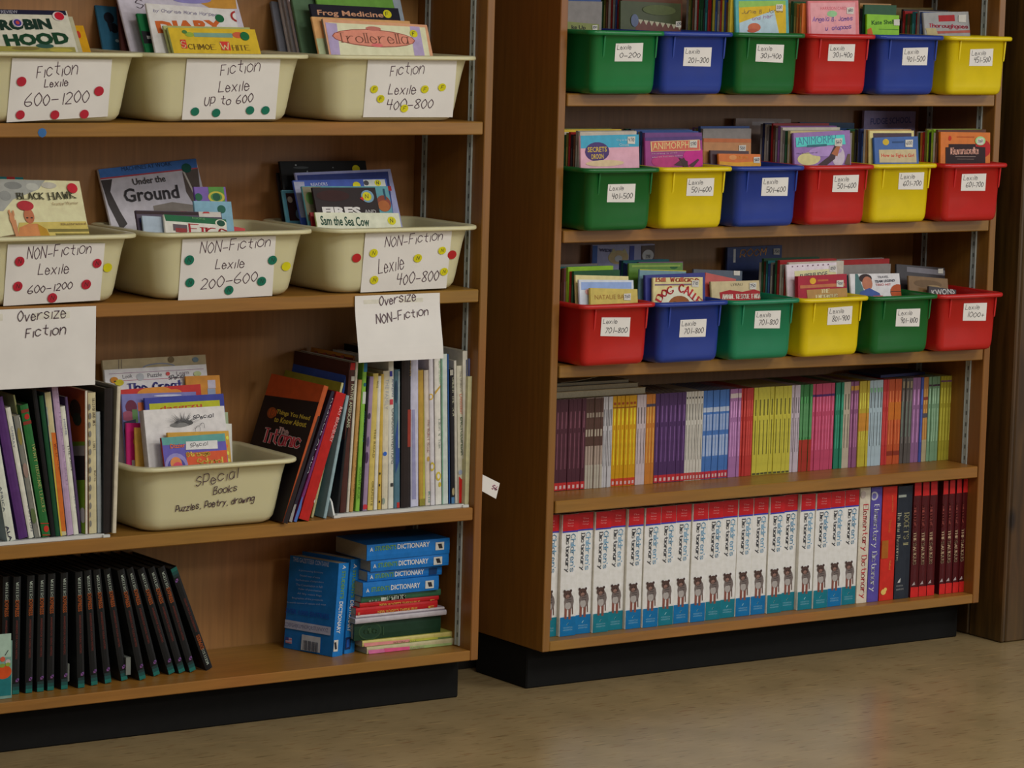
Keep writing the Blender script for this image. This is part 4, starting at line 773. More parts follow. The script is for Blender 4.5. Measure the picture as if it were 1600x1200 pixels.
ZT3 = Z3+.0045
def sb(label, b0, b1, by, t0, t1, ty, cov, spine=None, Yf=.030, dep=.20, zs=None, **k):
    return spinebook(label, (b0, by), (b1, by), (t0, ty), (t1, ty), Yf, zs or ZT3, dep, cov, spine or cov, **k)
def V(x0, y0, x1, y1, h, t, col, f='s', pen=None): return ('t', x0, y0, x1, y1, h, t, col, f)+((pen,) if pen else ())
wh = (150, 148, 138)
sb('white book with a bluish lower spine, nearest the left edge of the oversize fiction row', 11, 25, 853, -18, -6, 668, (96, 108, 110), (152, 156, 146), Yf=.014, dep=.18, prints=[V(-1, 760, 5, 800, 3.5, 'AFRICA', (60, 70, 80)), V(8, 822, 15, 846, 5, 'ALA', (30, 30, 50), 'b')])
sb('deep purple hardback with a lilac spine edge in the oversize fiction row', 29, 44, 845, -9, 2, 622, (52, 26, 72), (66, 36, 86), dep=.21, hard=True)
sb('slim white book leaning against the purple hardback', 45, 53, 843, 8, 16, 637, (140, 140, 130), (158, 158, 148), dep=.19, prints=[V(17, 666, 21, 700, 3, 'CHERRY', (90, 96, 110)), V(43, 790, 48, 830, 3, 'DUTTON', (70, 70, 80))])
sb('grey-blue landscape patterned book with a pale edge', 54, 64, 843, 20, 31, 650, (78, 86, 92), (92, 92, 86), dep=.19, prints=[('e', 31, 682, 3, 14, (110, 100, 50)), ('e', 40, 735, 4, 12, (110, 92, 84)), ('e', 52, 806, 4, 12, (70, 84, 50)), ('q', [(29.5, 652), (31, 652), (64, 842), (62, 842)], (150, 150, 140))])
sb('pale yellow thin book top showing behind the grey-blue one', 63, 66, 843, 17, 26, 617, (120, 124, 96), (138, 142, 96), Yf=.045, dep=.19)
sb('green hardback with red ornaments and a gold title', 66, 79, 843, 29, 45, 633, (24, 70, 32), (32, 86, 42), dep=.20, hard=True,
   prints=[('e', 42, 651, 4, 4.5, (150, 34, 28)), ('r', 30, 642, 45, 643, (110, 40, 30)), ('r', 34, 660, 50, 661, (110, 40, 30)), ('q', [(62, 817), (76, 817), (77, 818.5), (62, 818.5)], (140, 50, 30)), ('e', 72, 826, 4, 5, (160, 40, 28)), ('q', [(63, 835), (77, 835), (78, 836.5), (63, 836.5)], (140, 50, 30)), V(49, 694, 66, 800, 5, 'TWENTY THOUSAND LEAGUES', (150, 150, 90), 'f')])
sb('black book between the green hardback and the dark green one', 80, 87, 842, 48, 58, 608, (16, 16, 18), dep=.215)
sb('dark green hardback beside the wild child book', 87, 94, 841, 59, 69, 618, (14, 50, 34), (20, 62, 38), dep=.21, hard=True)
sb('cream and orange book titled Wild Child', 94, 104, 841, 69, 79, 613, (70, 96, 110), (150, 142, 108), dep=.20, prints=[('q', [(80, 676), (88, 676), (103, 830), (96, 830)], (170, 90, 30)), ('q', [(77.5, 690), (80, 690), (97, 838), (94, 838)], (170, 150, 50)), V(84, 694, 94, 745, 5, 'WILD CHILD', (120, 40, 20), 'f'), ('r', 71, 636, 76, 664, (70, 110, 140))])
sb('tall lilac book with a pale lettered spine', 105, 115, 841, 79, 90, 597, (96, 78, 104), (134, 114, 138), dep=.215, prints=[V(88, 606, 104, 760, 4, 'LET THERE BE LIGHT', (100, 84, 110), 'f')])
sb('slim white book standing right of the tall lilac one', 115, 123, 840, 93, 102, 635, (140, 140, 134), (160, 160, 150), dep=.18, prints=[V(99, 655, 102, 680, 3, 'HOME', (90, 96, 120)), V(105, 695, 111, 735, 3, 'THE RAIN', (60, 60, 60)), V(115, 776, 119, 800, 3, 'PAPER', (90, 96, 110))])
sb('dark violet book behind the slim white one', 123.5, 128, 840, 99, 107, 620, (54, 40, 66), (74, 58, 90), Yf=.045, dep=.20)
sb('book with a big orange, black and green cover facing left', 133, 137, 840, 132, 137, 610, (150, 70, 34), (160, 158, 148), dep=.19, side=[('q', [(92, 690), (136, 690), (136, 700), (92, 698)], (96, 120, 40)), ('q', [(92, 698), (136, 696), (137, 714), (92, 712)], (110, 104, 104)), ('q', [(80, 712), (137, 712), (137, 750), (80, 750)], (34, 30, 32)), ('q', [(80, 750), (137, 750), (137, 842), (80, 842)], (100, 130, 36)), ('e', 118, 640, 9, 16, (50, 34, 26)), ('e', 121, 655, 7, 10, (40, 44, 34)), ('e', 130, 805, 5, 12, (140, 136, 140))])
sb('cream book with a narrow column of dark print on its spine', 139, 151, 839, 137, 149.5, 613, (140, 132, 106), (154, 146, 116), dep=.19, prints=[V(144, 622, 145, 665, 4, 'TALES FOR HARD TIMES', (70, 60, 50), 'f'), V(145, 690, 146, 705, 3.5, 'LOBEL', (80, 70, 60), 'f'), V(147, 735, 147, 752, 3.5, 'Watts', (80, 70, 60), 'f')]+[('e', 139.5+i % 2, 636+i*14, 2, 5, (90, 88, 84)) for i in range(14)])
sb('blue-grey shorter book right of the cream one', 152.5, 159.5, 838, 150, 156, 643, (104, 112, 118), (116, 122, 124), dep=.18)
sb('big black hardback with small orange spine letters', 161, 175, 837, 160, 180, 606, (16, 17, 18), (26, 22, 22), Yf=.022, dep=.22, hard=True, prints=[V(178, 630, 176, 720, 4, 'SHAKESPEARE STORY', (130, 70, 34), 'f')])
sb('tall cream-white thin book at the right end of the oversize fiction row', 175.5, 181.5, 838, 182, 190, 603, (130, 126, 112), (156, 150, 134), Yf=.016, dep=.20)
# ------------------------------------------------------------------ third shelf, leaning books at the right of the tub
rb, MB1, t1, h1 = sb('orange book with a black panel about the ship Titanic, leaning right', 441, 449, 820, 506, 514, 604, (150, 60, 26), (150, 70, 36), Yf=-.010, dep=.20, zs=Z3, thin=True,
   prints=[('q', [(497, 650), (514, 650), (450, 822), (440, 822)], (26, 20, 22)), V(505, 668, 462, 790, 4, 'TITANIC SECRETS', (100, 90, 80))],
   side=[('q', [(412, 617), (502, 629), (436, 840), (330, 815)], (20, 15, 18)), V(431, 648, 483, 659, 9, 'Things You Need', (160, 140, 50), 'b'), V(428, 659, 478, 668, 9, 'to Know About', (160, 140, 50), 'b'), ('e', 425, 645, 7, 9, (120, 60, 30)), V(420, 648, 431, 651, 10, '101', (160, 70, 30), 'b'), V(435, 676, 450, 680, 9, 'The', (170, 140, 140), 'f', .0022), V(410, 690, 467, 701, 22, 'Titanic', (180, 150, 150), 'f', .0038), V(410.5, 690, 467, 701, 22, 'Titanic', (170, 40, 60), 'f', .0022)])
sb('slim black book with multi-coloured lettering leaning on the orange one', 450, 456, 820, 518, 524, 612, (24, 22, 30), (34, 30, 44), Yf=.002, dep=.19, zs=Z3, prints=[V(519, 622, 480, 740, 3, 'RESCUE AT SEA', (140, 140, 150)), ('q', [(459, 788), (463, 788), (455, 820), (450, 820)], (110, 110, 110))])
sb('magenta and blue thin book leaning beside the slim black one', 458, 463, 820, 524, 530, 614, (90, 30, 66), (96, 40, 90), Yf=.0, dep=.19, zs=Z3, prints=[('q', [(464, 780), (473, 776), (466, 822), (455, 822)], (60, 90, 150))])
sb('red hardback with white spine lettering leaning right', 466, 483, 817, 526, 541, 616, (130, 22, 24), (152, 28, 26), Yf=-.002, dep=.19, zs=Z3, hard=True, prints=[V(531, 635, 514, 690, 5, 'RAY BRADBURY', (170, 120, 120), 'b'), ('e', 492, 783, 1.5, 3, (150, 140, 140))])
sb('large grey-blue picture book leaning between the red hardback and the tray', 505, 510, 808, 541, 546, 618, (88, 122, 132), (110, 130, 136), Yf=.012, dep=.21, zs=Z3)
sb('olive picture book whose top shows behind the orange one', 486, 490, 800, 533, 538, 598, (120, 116, 36), (146, 146, 110), Yf=.030, dep=.215, zs=Z3)
sb('blue star-speckled picture book behind the olive one', 494, 498, 800, 540, 545, 584, (34, 62, 130), (40, 70, 140), Yf=.045, dep=.20, zs=Z3, t=.005)
sb('tall dark red picture book with a row of figures on its cover', 519, 521, 797, 552, 556, 556, (90, 26, 26), (100, 60, 34), Yf=.080, dep=.16, zs=Z3, t=.005,
   side=[('q', [(440, 535), (556, 552), (556, 560), (440, 543)], (150, 100, 34))]+[('e', 452+i*14, 556+i*2, 4, 13, (60, 50, 40)) for i in range(7)]+[('e', 452+i*14, 546+i*2, 3, 3, (130, 60, 50)) for i in range(7)])
# ------------------------------------------------------------------ third shelf, right tray
RT = [
 ('narrow black book at the left end of the oversize non-fiction tray', 525, 529.5, 802, 544, 548, 640, (22, 24, 26), None, .034, .19, []),
 ('dark brown book lettered Native Americans with a red head', 531, 540, 800, 546, 555, 566, (52, 26, 24), (60, 34, 30), .034, .21, [('q', [(548, 567), (556, 567), (555.5, 578), (547, 578)], (150, 34, 32)), ('r', 549, 588, 554, 595, (140, 138, 130)), V(549, 600, 541, 668, 5, 'NATIVE AMERICANS', (130, 130, 110), 'b')]),
 ('white thin book next to the Native Americans book', 541, 545, 799, 556, 560, 565, (140, 138, 128), (152, 148, 136), .034, .21, []),
 ('tan-orange thin book in the non-fiction tray', 546, 551.5, 799, 560, 566, 593, (150, 116, 66), None, .036, .20, [V(562, 640, 551, 780, 3, 'WHERE IS YOUR HOME TONIGHT', (110, 70, 40))]),
 ('bright green book with a blue head and white patch', 555, 561.5, 799, 567, 574, 567, (84, 130, 44), (106, 150, 56), .036, .21, [('r', 569, 565, 575, 581, (34, 100, 140)), ('q', [(567, 612), (573, 612), (572, 631), (566, 631)], (140, 146, 140)), ('e', 570, 601, 2, 3, (30, 80, 100)), V(569, 642, 565, 690, 4.5, 'JESSE WATTS', (50, 110, 110), 's'), V(562, 730, 558, 780, 4, 'GOLDEN BOOK', (60, 100, 30), 's')]),
 ('black narrow book beside the bright green one', 562.2, 565.5, 798, 574, 578, 590, (20, 20, 22), None, .036, .20, []),
 ('lilac book with dark figures on its spine', 566.2, 573, 798, 578, 584, 588, (90, 74, 108), (116, 100, 124), .036, .20, [('e', 577, 650, 2, 5, (50, 40, 60)), ('e', 573, 715, 2.5, 9, (60, 40, 70)), ('e', 570, 792, 4, 4, (160, 40, 50)), ('e', 575, 690, 1.6, 8, (70, 60, 90))]),
 ('yellow book with small black spine text', 574, 582.5, 798, 584.5, 590, 583, (160, 136, 60), (162, 146, 80), .036, .20, [V(589, 595, 588, 606, 3, 'ANTS', (60, 50, 30)), V(585, 670, 582, 715, 3, 'THE ROAD', (90, 80, 40)), V(581, 752, 579, 790, 3, 'GRAPHITE', (90, 80, 40))]),
 ('white thin book beside the yellow one', 583.5, 589, 798, 590.5, 596, 587, (150, 148, 140), (160, 158, 150), .036, .20, []),
 ('mustard and white thin book marked with small dots', 590, 595, 798, 597, 599, 584, (164, 138, 60), None, .036, .20, [('e', 593.6, 740, 1, 2, K), ('e', 593, 758, 1, 2, K), ('e', 592.6, 784, 1, 2, K)]),
 ('cream book with a round blue dot low on its spine', 596.5, 605.5, 797, 599.5, 607, 579, (148, 140, 120), (156, 150, 132), .036, .20, [('e', 601.5, 709, 3, 3.4, (44, 84, 160)), V(603, 592, 601, 640, 5, 'THE FAMILY', (120, 124, 130), 's'), ('e', 599, 783, 2.5, 5, (100, 110, 100))]),
 ('white book lettered Canadian Inventions', 606.5, 614.5, 796, 607.5, 614.5, 563, (150, 150, 150), (158, 158, 150), .036, .21, [('r', 609, 580, 613, 588, (50, 50, 130)), ('r', 609, 624, 614, 632, (160, 50, 60)), V(612, 592, 612, 620, 4.5, 'AMAZING', (70, 84, 110), 's'), V(612, 638, 611, 725, 5, 'CANADIAN INVENTIONS', (64, 70, 76), 's'), ('r', 610, 755, 614, 760, (40, 40, 40))]),
 ('blue-green photo book with a small red foot', 615.5, 624.5, 796, 616, 624.5, 577, (58, 92, 100), (62, 90, 104), .036, .20, [('q', [(618, 680), (624, 640), (624, 720), (618, 740)], (40, 64, 120)), ('r', 620, 785, 624, 793, (150, 40, 36)), ('q', [(622, 580), (624.5, 580), (624, 700), (622, 700)], (110, 124, 130)), ('e', 619, 612, 2, 18, (30, 50, 70))]),
 ('thick black book with a brick red stripe on its spine', 626, 640.5, 795, 627, 642.5, 554, (18, 18, 20), (30, 24, 24), .034, .22, [('r', 637, 640, 642, 698, (120, 46, 36)), V(641, 560, 640, 587, 4, 'EDISON', (130, 110, 60), 'b')]),
 ('silver-lilac thin book beside the thick black one', 641.5, 653.5, 794, 644, 650.5, 557, (128, 128, 150), (142, 142, 158), .036, .21, [('q', [(644, 640), (648, 640), (650, 780), (644, 780)], (110, 110, 140))]),
 ('ochre book with a green flecked foot', 655, 663.5, 794, 652, 662, 578, (136, 104, 50), (150, 122, 54), .038, .20, [('q', [(662, 580), (664, 580), (664, 785), (661, 785)], (150, 150, 60)), ('r', 655, 780, 664, 790, (110, 104, 40))]),
 ('pinkish-white thin book with small brown lettering', 664.5, 672, 793, 662.5, 669.5, 578, (146, 138, 130), (154, 146, 138), .038, .20, [V(668, 655, 667, 708, 3.5, 'The Ballet Book', (120, 70, 70), 'f'), ('e', 669, 717, 2, 4, (150, 124, 60)), V(669, 768, 669, 785, 3, 'Kid', (60, 110, 100))]),
 ('lavender white book with a gold curl reaching its spine', 673, 679.5, 792, 670.5, 675.5, 555, (150, 146, 152), (152, 150, 154), .036, .21, [('e', 673, 620, 4, 5, (168, 138, 50)), ('e', 673, 620, 2, 3, (152, 150, 154)), ('e', 675, 729, 4, 7, (168, 150, 50)), ('e', 675, 729, 2, 4, (152, 150, 154))]),
 ('white book with gold loops on its spine', 680.5, 689.5, 792, 677, 689, 553, (156, 154, 150), (160, 158, 152), .036, .21, [('q', [(676, 616), (688, 602), (688, 605), (678, 619)], (160, 130, 50)), ('e', 685, 744, 4, 7, (168, 150, 50)), ('e', 685, 744, 2, 4, (160, 158, 152)), ('e', 687, 757, 2, 4, (168, 150, 50)), V(685, 564, 686, 600, 4, 'HOW TO DRAW', (90, 140, 90), 's'), V(685, 655, 685, 700, 3.5, 'Ellen & Tom', (80, 100, 90), 'f')]),
 ('pale mint thin book right of the gold loops', 690.5, 700, 791, 690, 697, 553, (130, 146, 140), (142, 150, 146), .036, .21, [('q', [(690, 560), (691, 560), (692, 788), (690.5, 788)], (60, 120, 90))]),
 ('royal blue thin spine between pale books', 701, 703.5, 791, 697.5, 702, 553, (30, 56, 100), (34, 66, 116), .036, .20, []),
 ('black book lettered Under the Sea', 704.5, 710.5, 790, 702.8, 708, 576, (24, 24, 28), None, .036, .20, [('r', 703, 578, 708, 586, (120, 118, 110)), V(706, 590, 707, 650, 4.5, 'UNDER THE SEA', (150, 150, 130), 'f'), ('e', 708, 768, 2, 6, (130, 120, 90)), ('r', 705, 777, 710, 787, (60, 96, 130))]),
 ('plain white thin book left of the dinosaur encyclopedia', 711, 715, 790, 709, 713, 563, (150, 148, 140), None, .036, .20, []),
 ('white dinosaur encyclopedia with a red bar at its foot', 716, 723.5, 790, 714, 721, 571, (150, 150, 138), (158, 156, 142), .034, .21, [V(718, 580, 719, 612, 3, 'The Ultimate', (110, 104, 100), 'f'), V(718, 616, 719, 648, 5, 'Dinosaur', (170, 90, 70), 's'), V(719, 652, 720, 712, 5, 'ENCYCLOPEDIA', (60, 76, 60), 'b'), ('q', [(717, 744), (722, 750), (722.5, 788), (717, 788)], (170, 30, 28)), ('e', 719, 738, 3, 4, (120, 130, 150))]),
 ('tall white hardback with a navy title bar', 724.5, 732, 789, 722, 731, 548, (150, 148, 140), (160, 158, 150), .029, .22, [('r', 728, 562, 730, 620, (44, 56, 90)), V(729, 660, 729, 700, 3, 'DINOSAURS', (150, 140, 130))]),
 ('slate blue thin book near the right panel', 732.8, 736.2, 788, 731.8, 734.5, 560, (60, 64, 96), (80, 86, 120), .030, .20, []),
]
for lb, b0, b1, by, t0, t1, ty, cv, sp, Yf, dep, pr in RT:
    sb(lb, b0, b1, by, t0, t1, ty, cv, sp, Yf=Yf, dep=dep, prints=pr)
# journey through nature stands a little forward, against the side panel
xj = at(746.5, 770, -.012).x
def standing(label, x0, x1, y, z, dep, h, cov, spine, prints=(), hard=False, name='picture_book', cat='book', group=None, yaw=0, roll=0):
    t = x1-x0; M = Matrix.Translation((x1, y, z+.0005)) @ Matrix.Rotation(math.radians(yaw), 4, 'Z') @ Matrix.Rotation(math.radians(roll), 4, 'Y') @ Matrix.Rotation(math.radians(90), 4, 'Z')
    r = root(name, label, cat, group, M); book_core(r, dep, h, t, cov, spine, hard)
    if prints:
        ex = M.to_3x3(); pl = Plane(M @ Vector((-.0013, t, 0)), ex @ Vector((0, -1, 0)), ex @ Vector((0, 0, 1))); pl.clip = (0, 0, t, h)
        m = MB(); draw(m, pl, prints); m.build('spine_print', r)
    return r, M
standing('cream book lettered Journey through Nature, pressed against the right side panel', -.1870, -.1775, .020, Z3, .22, .262, (146, 142, 110), (158, 156, 122), [V(740, 577, 742, 672, 5, 'JOURNEY THROUGH NATURE', (60, 70, 50), 'f'), V(741, 707, 742, 722, 3.5, 'Kim Day', (90, 90, 80), 'f'), ('r', 740, 735, 744, 742, (36, 40, 40)), V(741, 745, 742, 772, 4.5, 'SMITHMARK', (60, 66, 56), 's')])
# ------------------------------------------------------------------ paper signs hanging from the second shelf of the left case
def sign(label, x0, x1, ztop, H_, y0, bulge, items, shear=0, tilt=0):
    n = 10; r = root('paper_sign', label, 'sign', 'paper signs taped under the second shelf', Matrix.Translation((x0, y0, ztop))); W = x1-x0
    V_, F_ = [], []
    pts = []
    for i in range(n+1):
        s = i/n; pts.append((-bulge*math.sin(s*1.9)*s, -H_*s))
    for sgn in (0, .0004):
        for (dy, dz) in pts:
            for j in (0, 1): V_.append((j*W+shear*(-dz), dy+sgn, dz+(tilt*j if j else 0)))
    m = 2*(n+1)
    for i in range(n):
        a = 2*i; F_.append((a, a+2, a+3, a+1)); F_.append((m+a, m+a+1, m+a+3, m+a+2)); F_.append((a, m+a, m+a+2, a+2)); F_.append((a+1, a+3, m+a+3, m+a+1))
    F_.append((0, 1, m+1, m)); F_.append((2*n, m+2*n, m+2*n+1, 2*n+1))
    mesh('paper_sheet', V_, F_, PAPER, None, r, False, True)
    pl = Plane((x0, y0-.0008, ztop), (1, 0, 0), (0, 0, 1)); mb = MB(); draw(mb, pl, items, 0)
    # lettering follows the curl of the sheet
    for v in mb.V:
        s = max(0, min(1, (ztop-v.z)/H_)); v.y += -bulge*math.sin(s*1.9)*s
    mb.build('lettering', r)
    for (u0, u1) in ((.10, .30), (.52, .80)):
        b = MB(); b.box(W*u0, W*u1, -.0007, -.0002, -.020, -.008, mat((160, 158, 148), .15)); b.build('tape', r, True)
zt = Z2-.0035
xa = at(-60, 480, -.004).x; xb = at(150, 470, -.004).x
sign('paper sign reading Oversize Fiction', xa, xb, zt, .146, -.0045, .0, [H(28, 503, 103, 497, 17, 'Oversize'), H(40, 528, 103, 523, 18, 'Fiction')])
xa = at(554.5, 462, -.004).x; xb = at(687, 458, -.004).x
sign('paper sign reading Oversize Non-Fiction, curling at the bottom', xa, xb, zt, .128, -.0045, .020, [H(593, 478, 650, 470, 15, 'Oversize'), H(586, 507, 668, 492, 16, 'NON-Fiction')])
b = MB(); b.poly([at(*q, -.0020) for q in ((59, 207), (61, 202), (66, 200), (71, 202), (73, 207), (71, 212.5), (66, 215), (61, 212.5))], mat((44, 88, 138), .5))
props(b.build('round_sticker'), 'small round blue sticker on the front edge of the upper left shelf', 'sticker')
# paper tag stuck out sideways from the left case
a_ = [at(px, py, .012) for px, py in ((751, 740), (781, 755), (775, 779.5), (749, 765))]
r = root('paper_tag', 'small crumpled paper tag poking out beside the left bookcase', 'tag', None, Matrix.Translation(a_[0]))
b = MB(); b.poly([p for p in a_][::-1], PAPER); b.poly([p+Vector((0, .0005, 0)) for p in a_], PAPER)
for i in range(4): b.poly([a_[i], a_[(i+1) % 4], a_[(i+1) % 4]+Vector((0, .0005, 0)), a_[i]+Vector((0, .0005, 0))], PAPER)
b.build('paper_sheet', r)
b = MB(); pl = Plane(a_[0], (1, 0, 0), (0, 0, 1)); pl.o = a_[0].copy(); draw(b, pl, [V(768, 764, 776, 766, 7, 'S6', (160, 90, 120), 'h', .0008)], 2); b.build('lettering', r)
# ------------------------------------------------------------------ bottom shelf of the left case
BKD = (20, 22, 23)
def black_mesh_book(r, dep, h, t, flip):
    book_core(r, dep, h, t, BKD, (15, 16, 17), True, pg=mat((60, 58, 54), .8, 'pages'))
    ex = wm(r).to_3x3(); pl = Plane(wm(r) @ Vector((-.0013, t, 0)), ex @ Vector((0, -1, 0)), ex @ Vector((0, 0, 1)))
    mb = MB(); P = lambda u, v, k: pl.w(u, v, k)
    def rect(u0, v0, u1, v1, c, k):
        if flip: v0, v1 = h-v1, h-v0; u0, u1 = t-u1, t-u0
        mb.poly([P(u0, v0, k), P(u1, v0, k), P(u1, v1, k), P(u0, v1, k)], mat(c, .5))
    rect(.0008, .0005, t-.0008, h*.035, (22, 86, 78), 1); rect(.0008, h*.035, t-.0008, h*.065, (20, 60, 58), 1); rect(.0008, h*.065, t-.0008, h*.09, (22, 40, 40), 1)
    rect(t*.45, h*.105, t*.75, h*.125, (104, 66, 112), 2); rect(t*.6, h*.115, t*.9, h*.135, (90, 60, 110), 2)
    def tx(s, v1, v0, uh, c, f):
        if flip: fn = lambda a, b_: P(t*.5-uh/2+b_ if False else t-(t*.5-uh/2+b_), (h-v1)+a, 2)
        else: fn = lambda a, b_: P(t*.5-uh/2+b_, v1-a, 2)
        text(mb, fn, v1-v0, uh, s, mat(c, .5), f)
    tx('WRITERS', h*.95, h*.80, .0055, (146, 156, 146), 'f'); tx('EXPRESS', h*.80, h*.66, .0080, (128, 64, 26), 'b'); tx('AWARENESS FOR YOUNG WRITERS', h*.63, h*.30, .0040, (96, 42, 36), 's')
    mb.build('spine_print', r)
BL = [(2, 13, 1085, 6, 15, 893), (17, 31, 1085, 20, 34, 893), (37, 52, 1083, 42, 55, 893), (55, 70, 1081, 59, 72, 892), (71, 86, 1079, 74, 88, 890), (93, 107, 1077, 94, 107, 889), (119, 134, 1075, 117, 129, 887), (139, 155, 1071, 130, 143, 885),
      (160, 177, 1068, 144, 157, 884), (184, 204, 1064, 159, 173, 883), (213, 232, 1063, 180, 194, 884), (236, 253, 1056, 195, 207, 884), (259, 277, 1054, 211, 224, 883), (277, 291, 1050, 228, 240, 882), (293, 309, 1050, 243, 256, 881), (317, 337, 1046, 259, 275, 880)]
for i, (b0, b1, by, t0, t1, ty) in enumerate(BL):
    # place: bottom middle on the shelf, lean from the column shift
    Yf = atz((b0+b1)/2, by, ZT).y; Yf = max(.04, min(.075, Yf)); A = at((b0+b1)/2, by, Yf); Cc = at((t0+t1)/2, ty, Yf)
    up = Vector((Cc.x-A.x, 0, Cc.z-ZT)); h = .222; up.normalize(); Y = up.cross(Vector((0, 1, 0))); t = .0150
    o = Vector((A.x, Yf, ZT))-Y*(t/2); o.z += max(0, ZT-(o+Y*t).z, ZT-o.z)+.0004
    r = root('grammar_handbook', (f'black hardback handbook with teal foot, {ORD[i+1]} from the left edge of the picture' if i < 15 else 'black hardback handbook upside down at the right end of the leaning row'), 'book', 'black handbooks leaning on the bottom shelf', frame(o, Vector((0, 1, 0)), Y, up))
    black_mesh_book(r, .175, h, t, i == 15)
# the sheaf of pages tucked between two of the black books
for k, (px, py) in enumerate(((108, 1046), (204, 1030))):
    p = at(px, py+16, .055); b = MB(); b.box(p.x-.006, p.x+.004, .062, .14, ZT+.012, ZT+.046, mat((84, 88, 84), .7)); props(b.build('paper_slip'), f'grey paper slip between black handbooks, {["left", "right"][k]} of the two', 'paper')
x1 = at(17, 1000, .036).x
r = root('small_box', 'little teal box with an orange ball at the left edge of bottom shelf', 'box', None, Matrix.Translation((x1-.040, .030, ZT+.0006)))
b = MB(); b.box(0, .040, 0, .024, 0, .108, mat((90, 118, 110), .4)); b.build('carton', r, True)
b = MB(); pl = Plane((x1-.040, .030, ZT), (1, 0, 0), (0, 0, 1)); draw(b, pl, [('r', -30, 994, 17, 1026, (120, 140, 128)), ('r', -30, 1057, 17, 1086, (22, 92, 96)), ('e', 5, 1050, 13, 11, (168, 62, 22)), ('e', 4, 1030, 4, 4, (160, 70, 50)), ('e', 12, 1034, 4, 4, (140, 130, 130)), ('e', 3, 1040, 5, 3, (100, 120, 50)), ('e', 12, 1038, 4, 3, (110, 130, 50)), ('t', 8, 1024, 13, 1016, 1, '-', K, 's')]); b.build('printed_front', r)
# blue student dictionaries -------------------------------------------------
BLU = (20, 88, 150)
def logo(x, y, w, hh): return [('r', x-w, y-hh, x+w, y+hh, (150, 150, 146)), ('q', [(x-w*.5, y-hh*.6), (x+w*.4, y-hh*.7), (x+w*.7, y+hh*.6), (x-w*.2, y+hh*.7)], (30, 30, 34))]
P1 = atz(519, 1027, ZT); yw = -18.0
def blue_standing(label, P, h, yaw, roll, dark, sp, side=None, t=.031, dep=.128):
    M = Matrix.Translation(P+Vector((0, 0, .0008))) @ Matrix.Rotation(math.radians(yaw), 4, 'Z') @ Matrix.Rotation(math.radians(roll), 4, 'Y') @ Matrix.Translation((t, 0, 0)) @ Matrix.Rotation(math.radians(90), 4, 'Z')
    r = root('dictionary', label, 'book', "blue student dictionaries", M); book_core(r, dep, h, t, BLU, (24, 98, 162), False)
    ex = M.to_3x3(); pl = Plane(M @ Vector((-.0013, t, 0)), ex @ Vector((0, -1, 0)), ex @ Vector((0, 0, 1))); pl.clip = (0, 0, t, h)
    m = MB(); draw(m, pl, sp); m.build('spine_print', r)
    if side:
        pl = Plane(M @ Vector((dep, t+.0002, 0)), ex @ Vector((-1, 0, 0)), ex @ Vector((0, 0, 1))); pl.clip = (0, 0, dep, h); m = MB(); draw(m, pl, side); m.build('cover_print', r)
    return r
GT = (84, 122, 50); WT = (158, 160, 160)
rl = 4.5
blue_standing('blue student dictionary with its back cover and barcode facing out', P1, .187, -yw, rl, False,
  [V(536, 883, 535, 889, 5, 'A', WT, 'b'), V(534.5, 892, 531, 936, 5.5, "STUDENT'S", GT, 'b'), V(530, 940, 525, 990, 6, 'DICTIONARY', WT, 'b')]+logo(523.5, 1009, 3.6, 8.5),
  [V(458, 877, 514, 886, 7, 'THIS GAZETTEER CONTAINS', (130, 140, 160), 's')]+[V(a, y, b_, y+4, 3.6, s, (112, 130, 160), 's') for a, b_, y, s in ((467, 505, 893, 'A pronouncing dictionary'), (469, 500, 901, 'Detailed maps of states'), (462, 506, 908, 'The Declaration of Independence'), (463, 504, 915, 'The Constitution in full'), (467, 503, 922, 'Rules of punctuation'), (465, 503, 929, 'All fifty states flags'), (457, 505, 936, 'Biographies of the presidents'), (449, 510, 943, 'A world section of nations and maps'))]+
  [V(443, 957, 515, 968, 8, 'OVER 1000 ENTRIES', (26, 66, 140), 'b'), ('q', [(437, 966), (518, 980), (517, 993), (436, 979)], (124, 130, 150)), V(440, 979, 513, 990, 8, 'ABCDEFGHIJKLMNOPQRSTUVWXYZ', (70, 76, 110), 's'), ('q', [(447, 995), (457, 997), (457, 1006), (447, 1004)], (130, 120, 140)), ('q', [(447, 995), (452, 996), (452, 1000.5), (447, 1000)], (50, 56, 110)), ('q', [(452, 998), (457, 999), (457, 1000.4), (452, 999.4)], (150, 70, 80)), ('q', [(447, 1002), (457, 1004), (457, 1005), (447, 1003)], (150, 70, 80)),
   ('q', [(473, 991), (502, 996), (501, 1020), (471, 1015)], (132, 138, 146))]+[('q', [(475+i*2, 1000+i*.35), (475+i*2+(1.3 if i % 3 else .7), 1000+i*.35), (474.4+i*2+(1.3 if i % 3 else .7), 1015+i*.35), (474.4+i*2, 1015+i*.35)], (40, 44, 60)) for i in range(12)])
P2 = P1+Vector((.0055+.0325*math.cos(math.radians(18)), .0325*math.sin(math.radians(18))+.004, 0))
blue_standing('blue student dictionary standing second, spine facing out with a dark emblem', P2, .190, -yw, rl, True,
  [V(553, 881, 552, 888, 5, 'A', WT, 'b'), V(551.5, 891, 548, 934, 5, "STUDENT'S", GT, 'b'), V(547, 938, 542, 987, 6, 'DICTIONARY', WT, 'b'), ('q', [(540, 996), (548, 995), (547, 1014), (539, 1015)], (24, 36, 70)), ('q', [(541.5, 1000), (546, 998), (545.5, 1010), (541, 1012)], (24, 70, 140))])
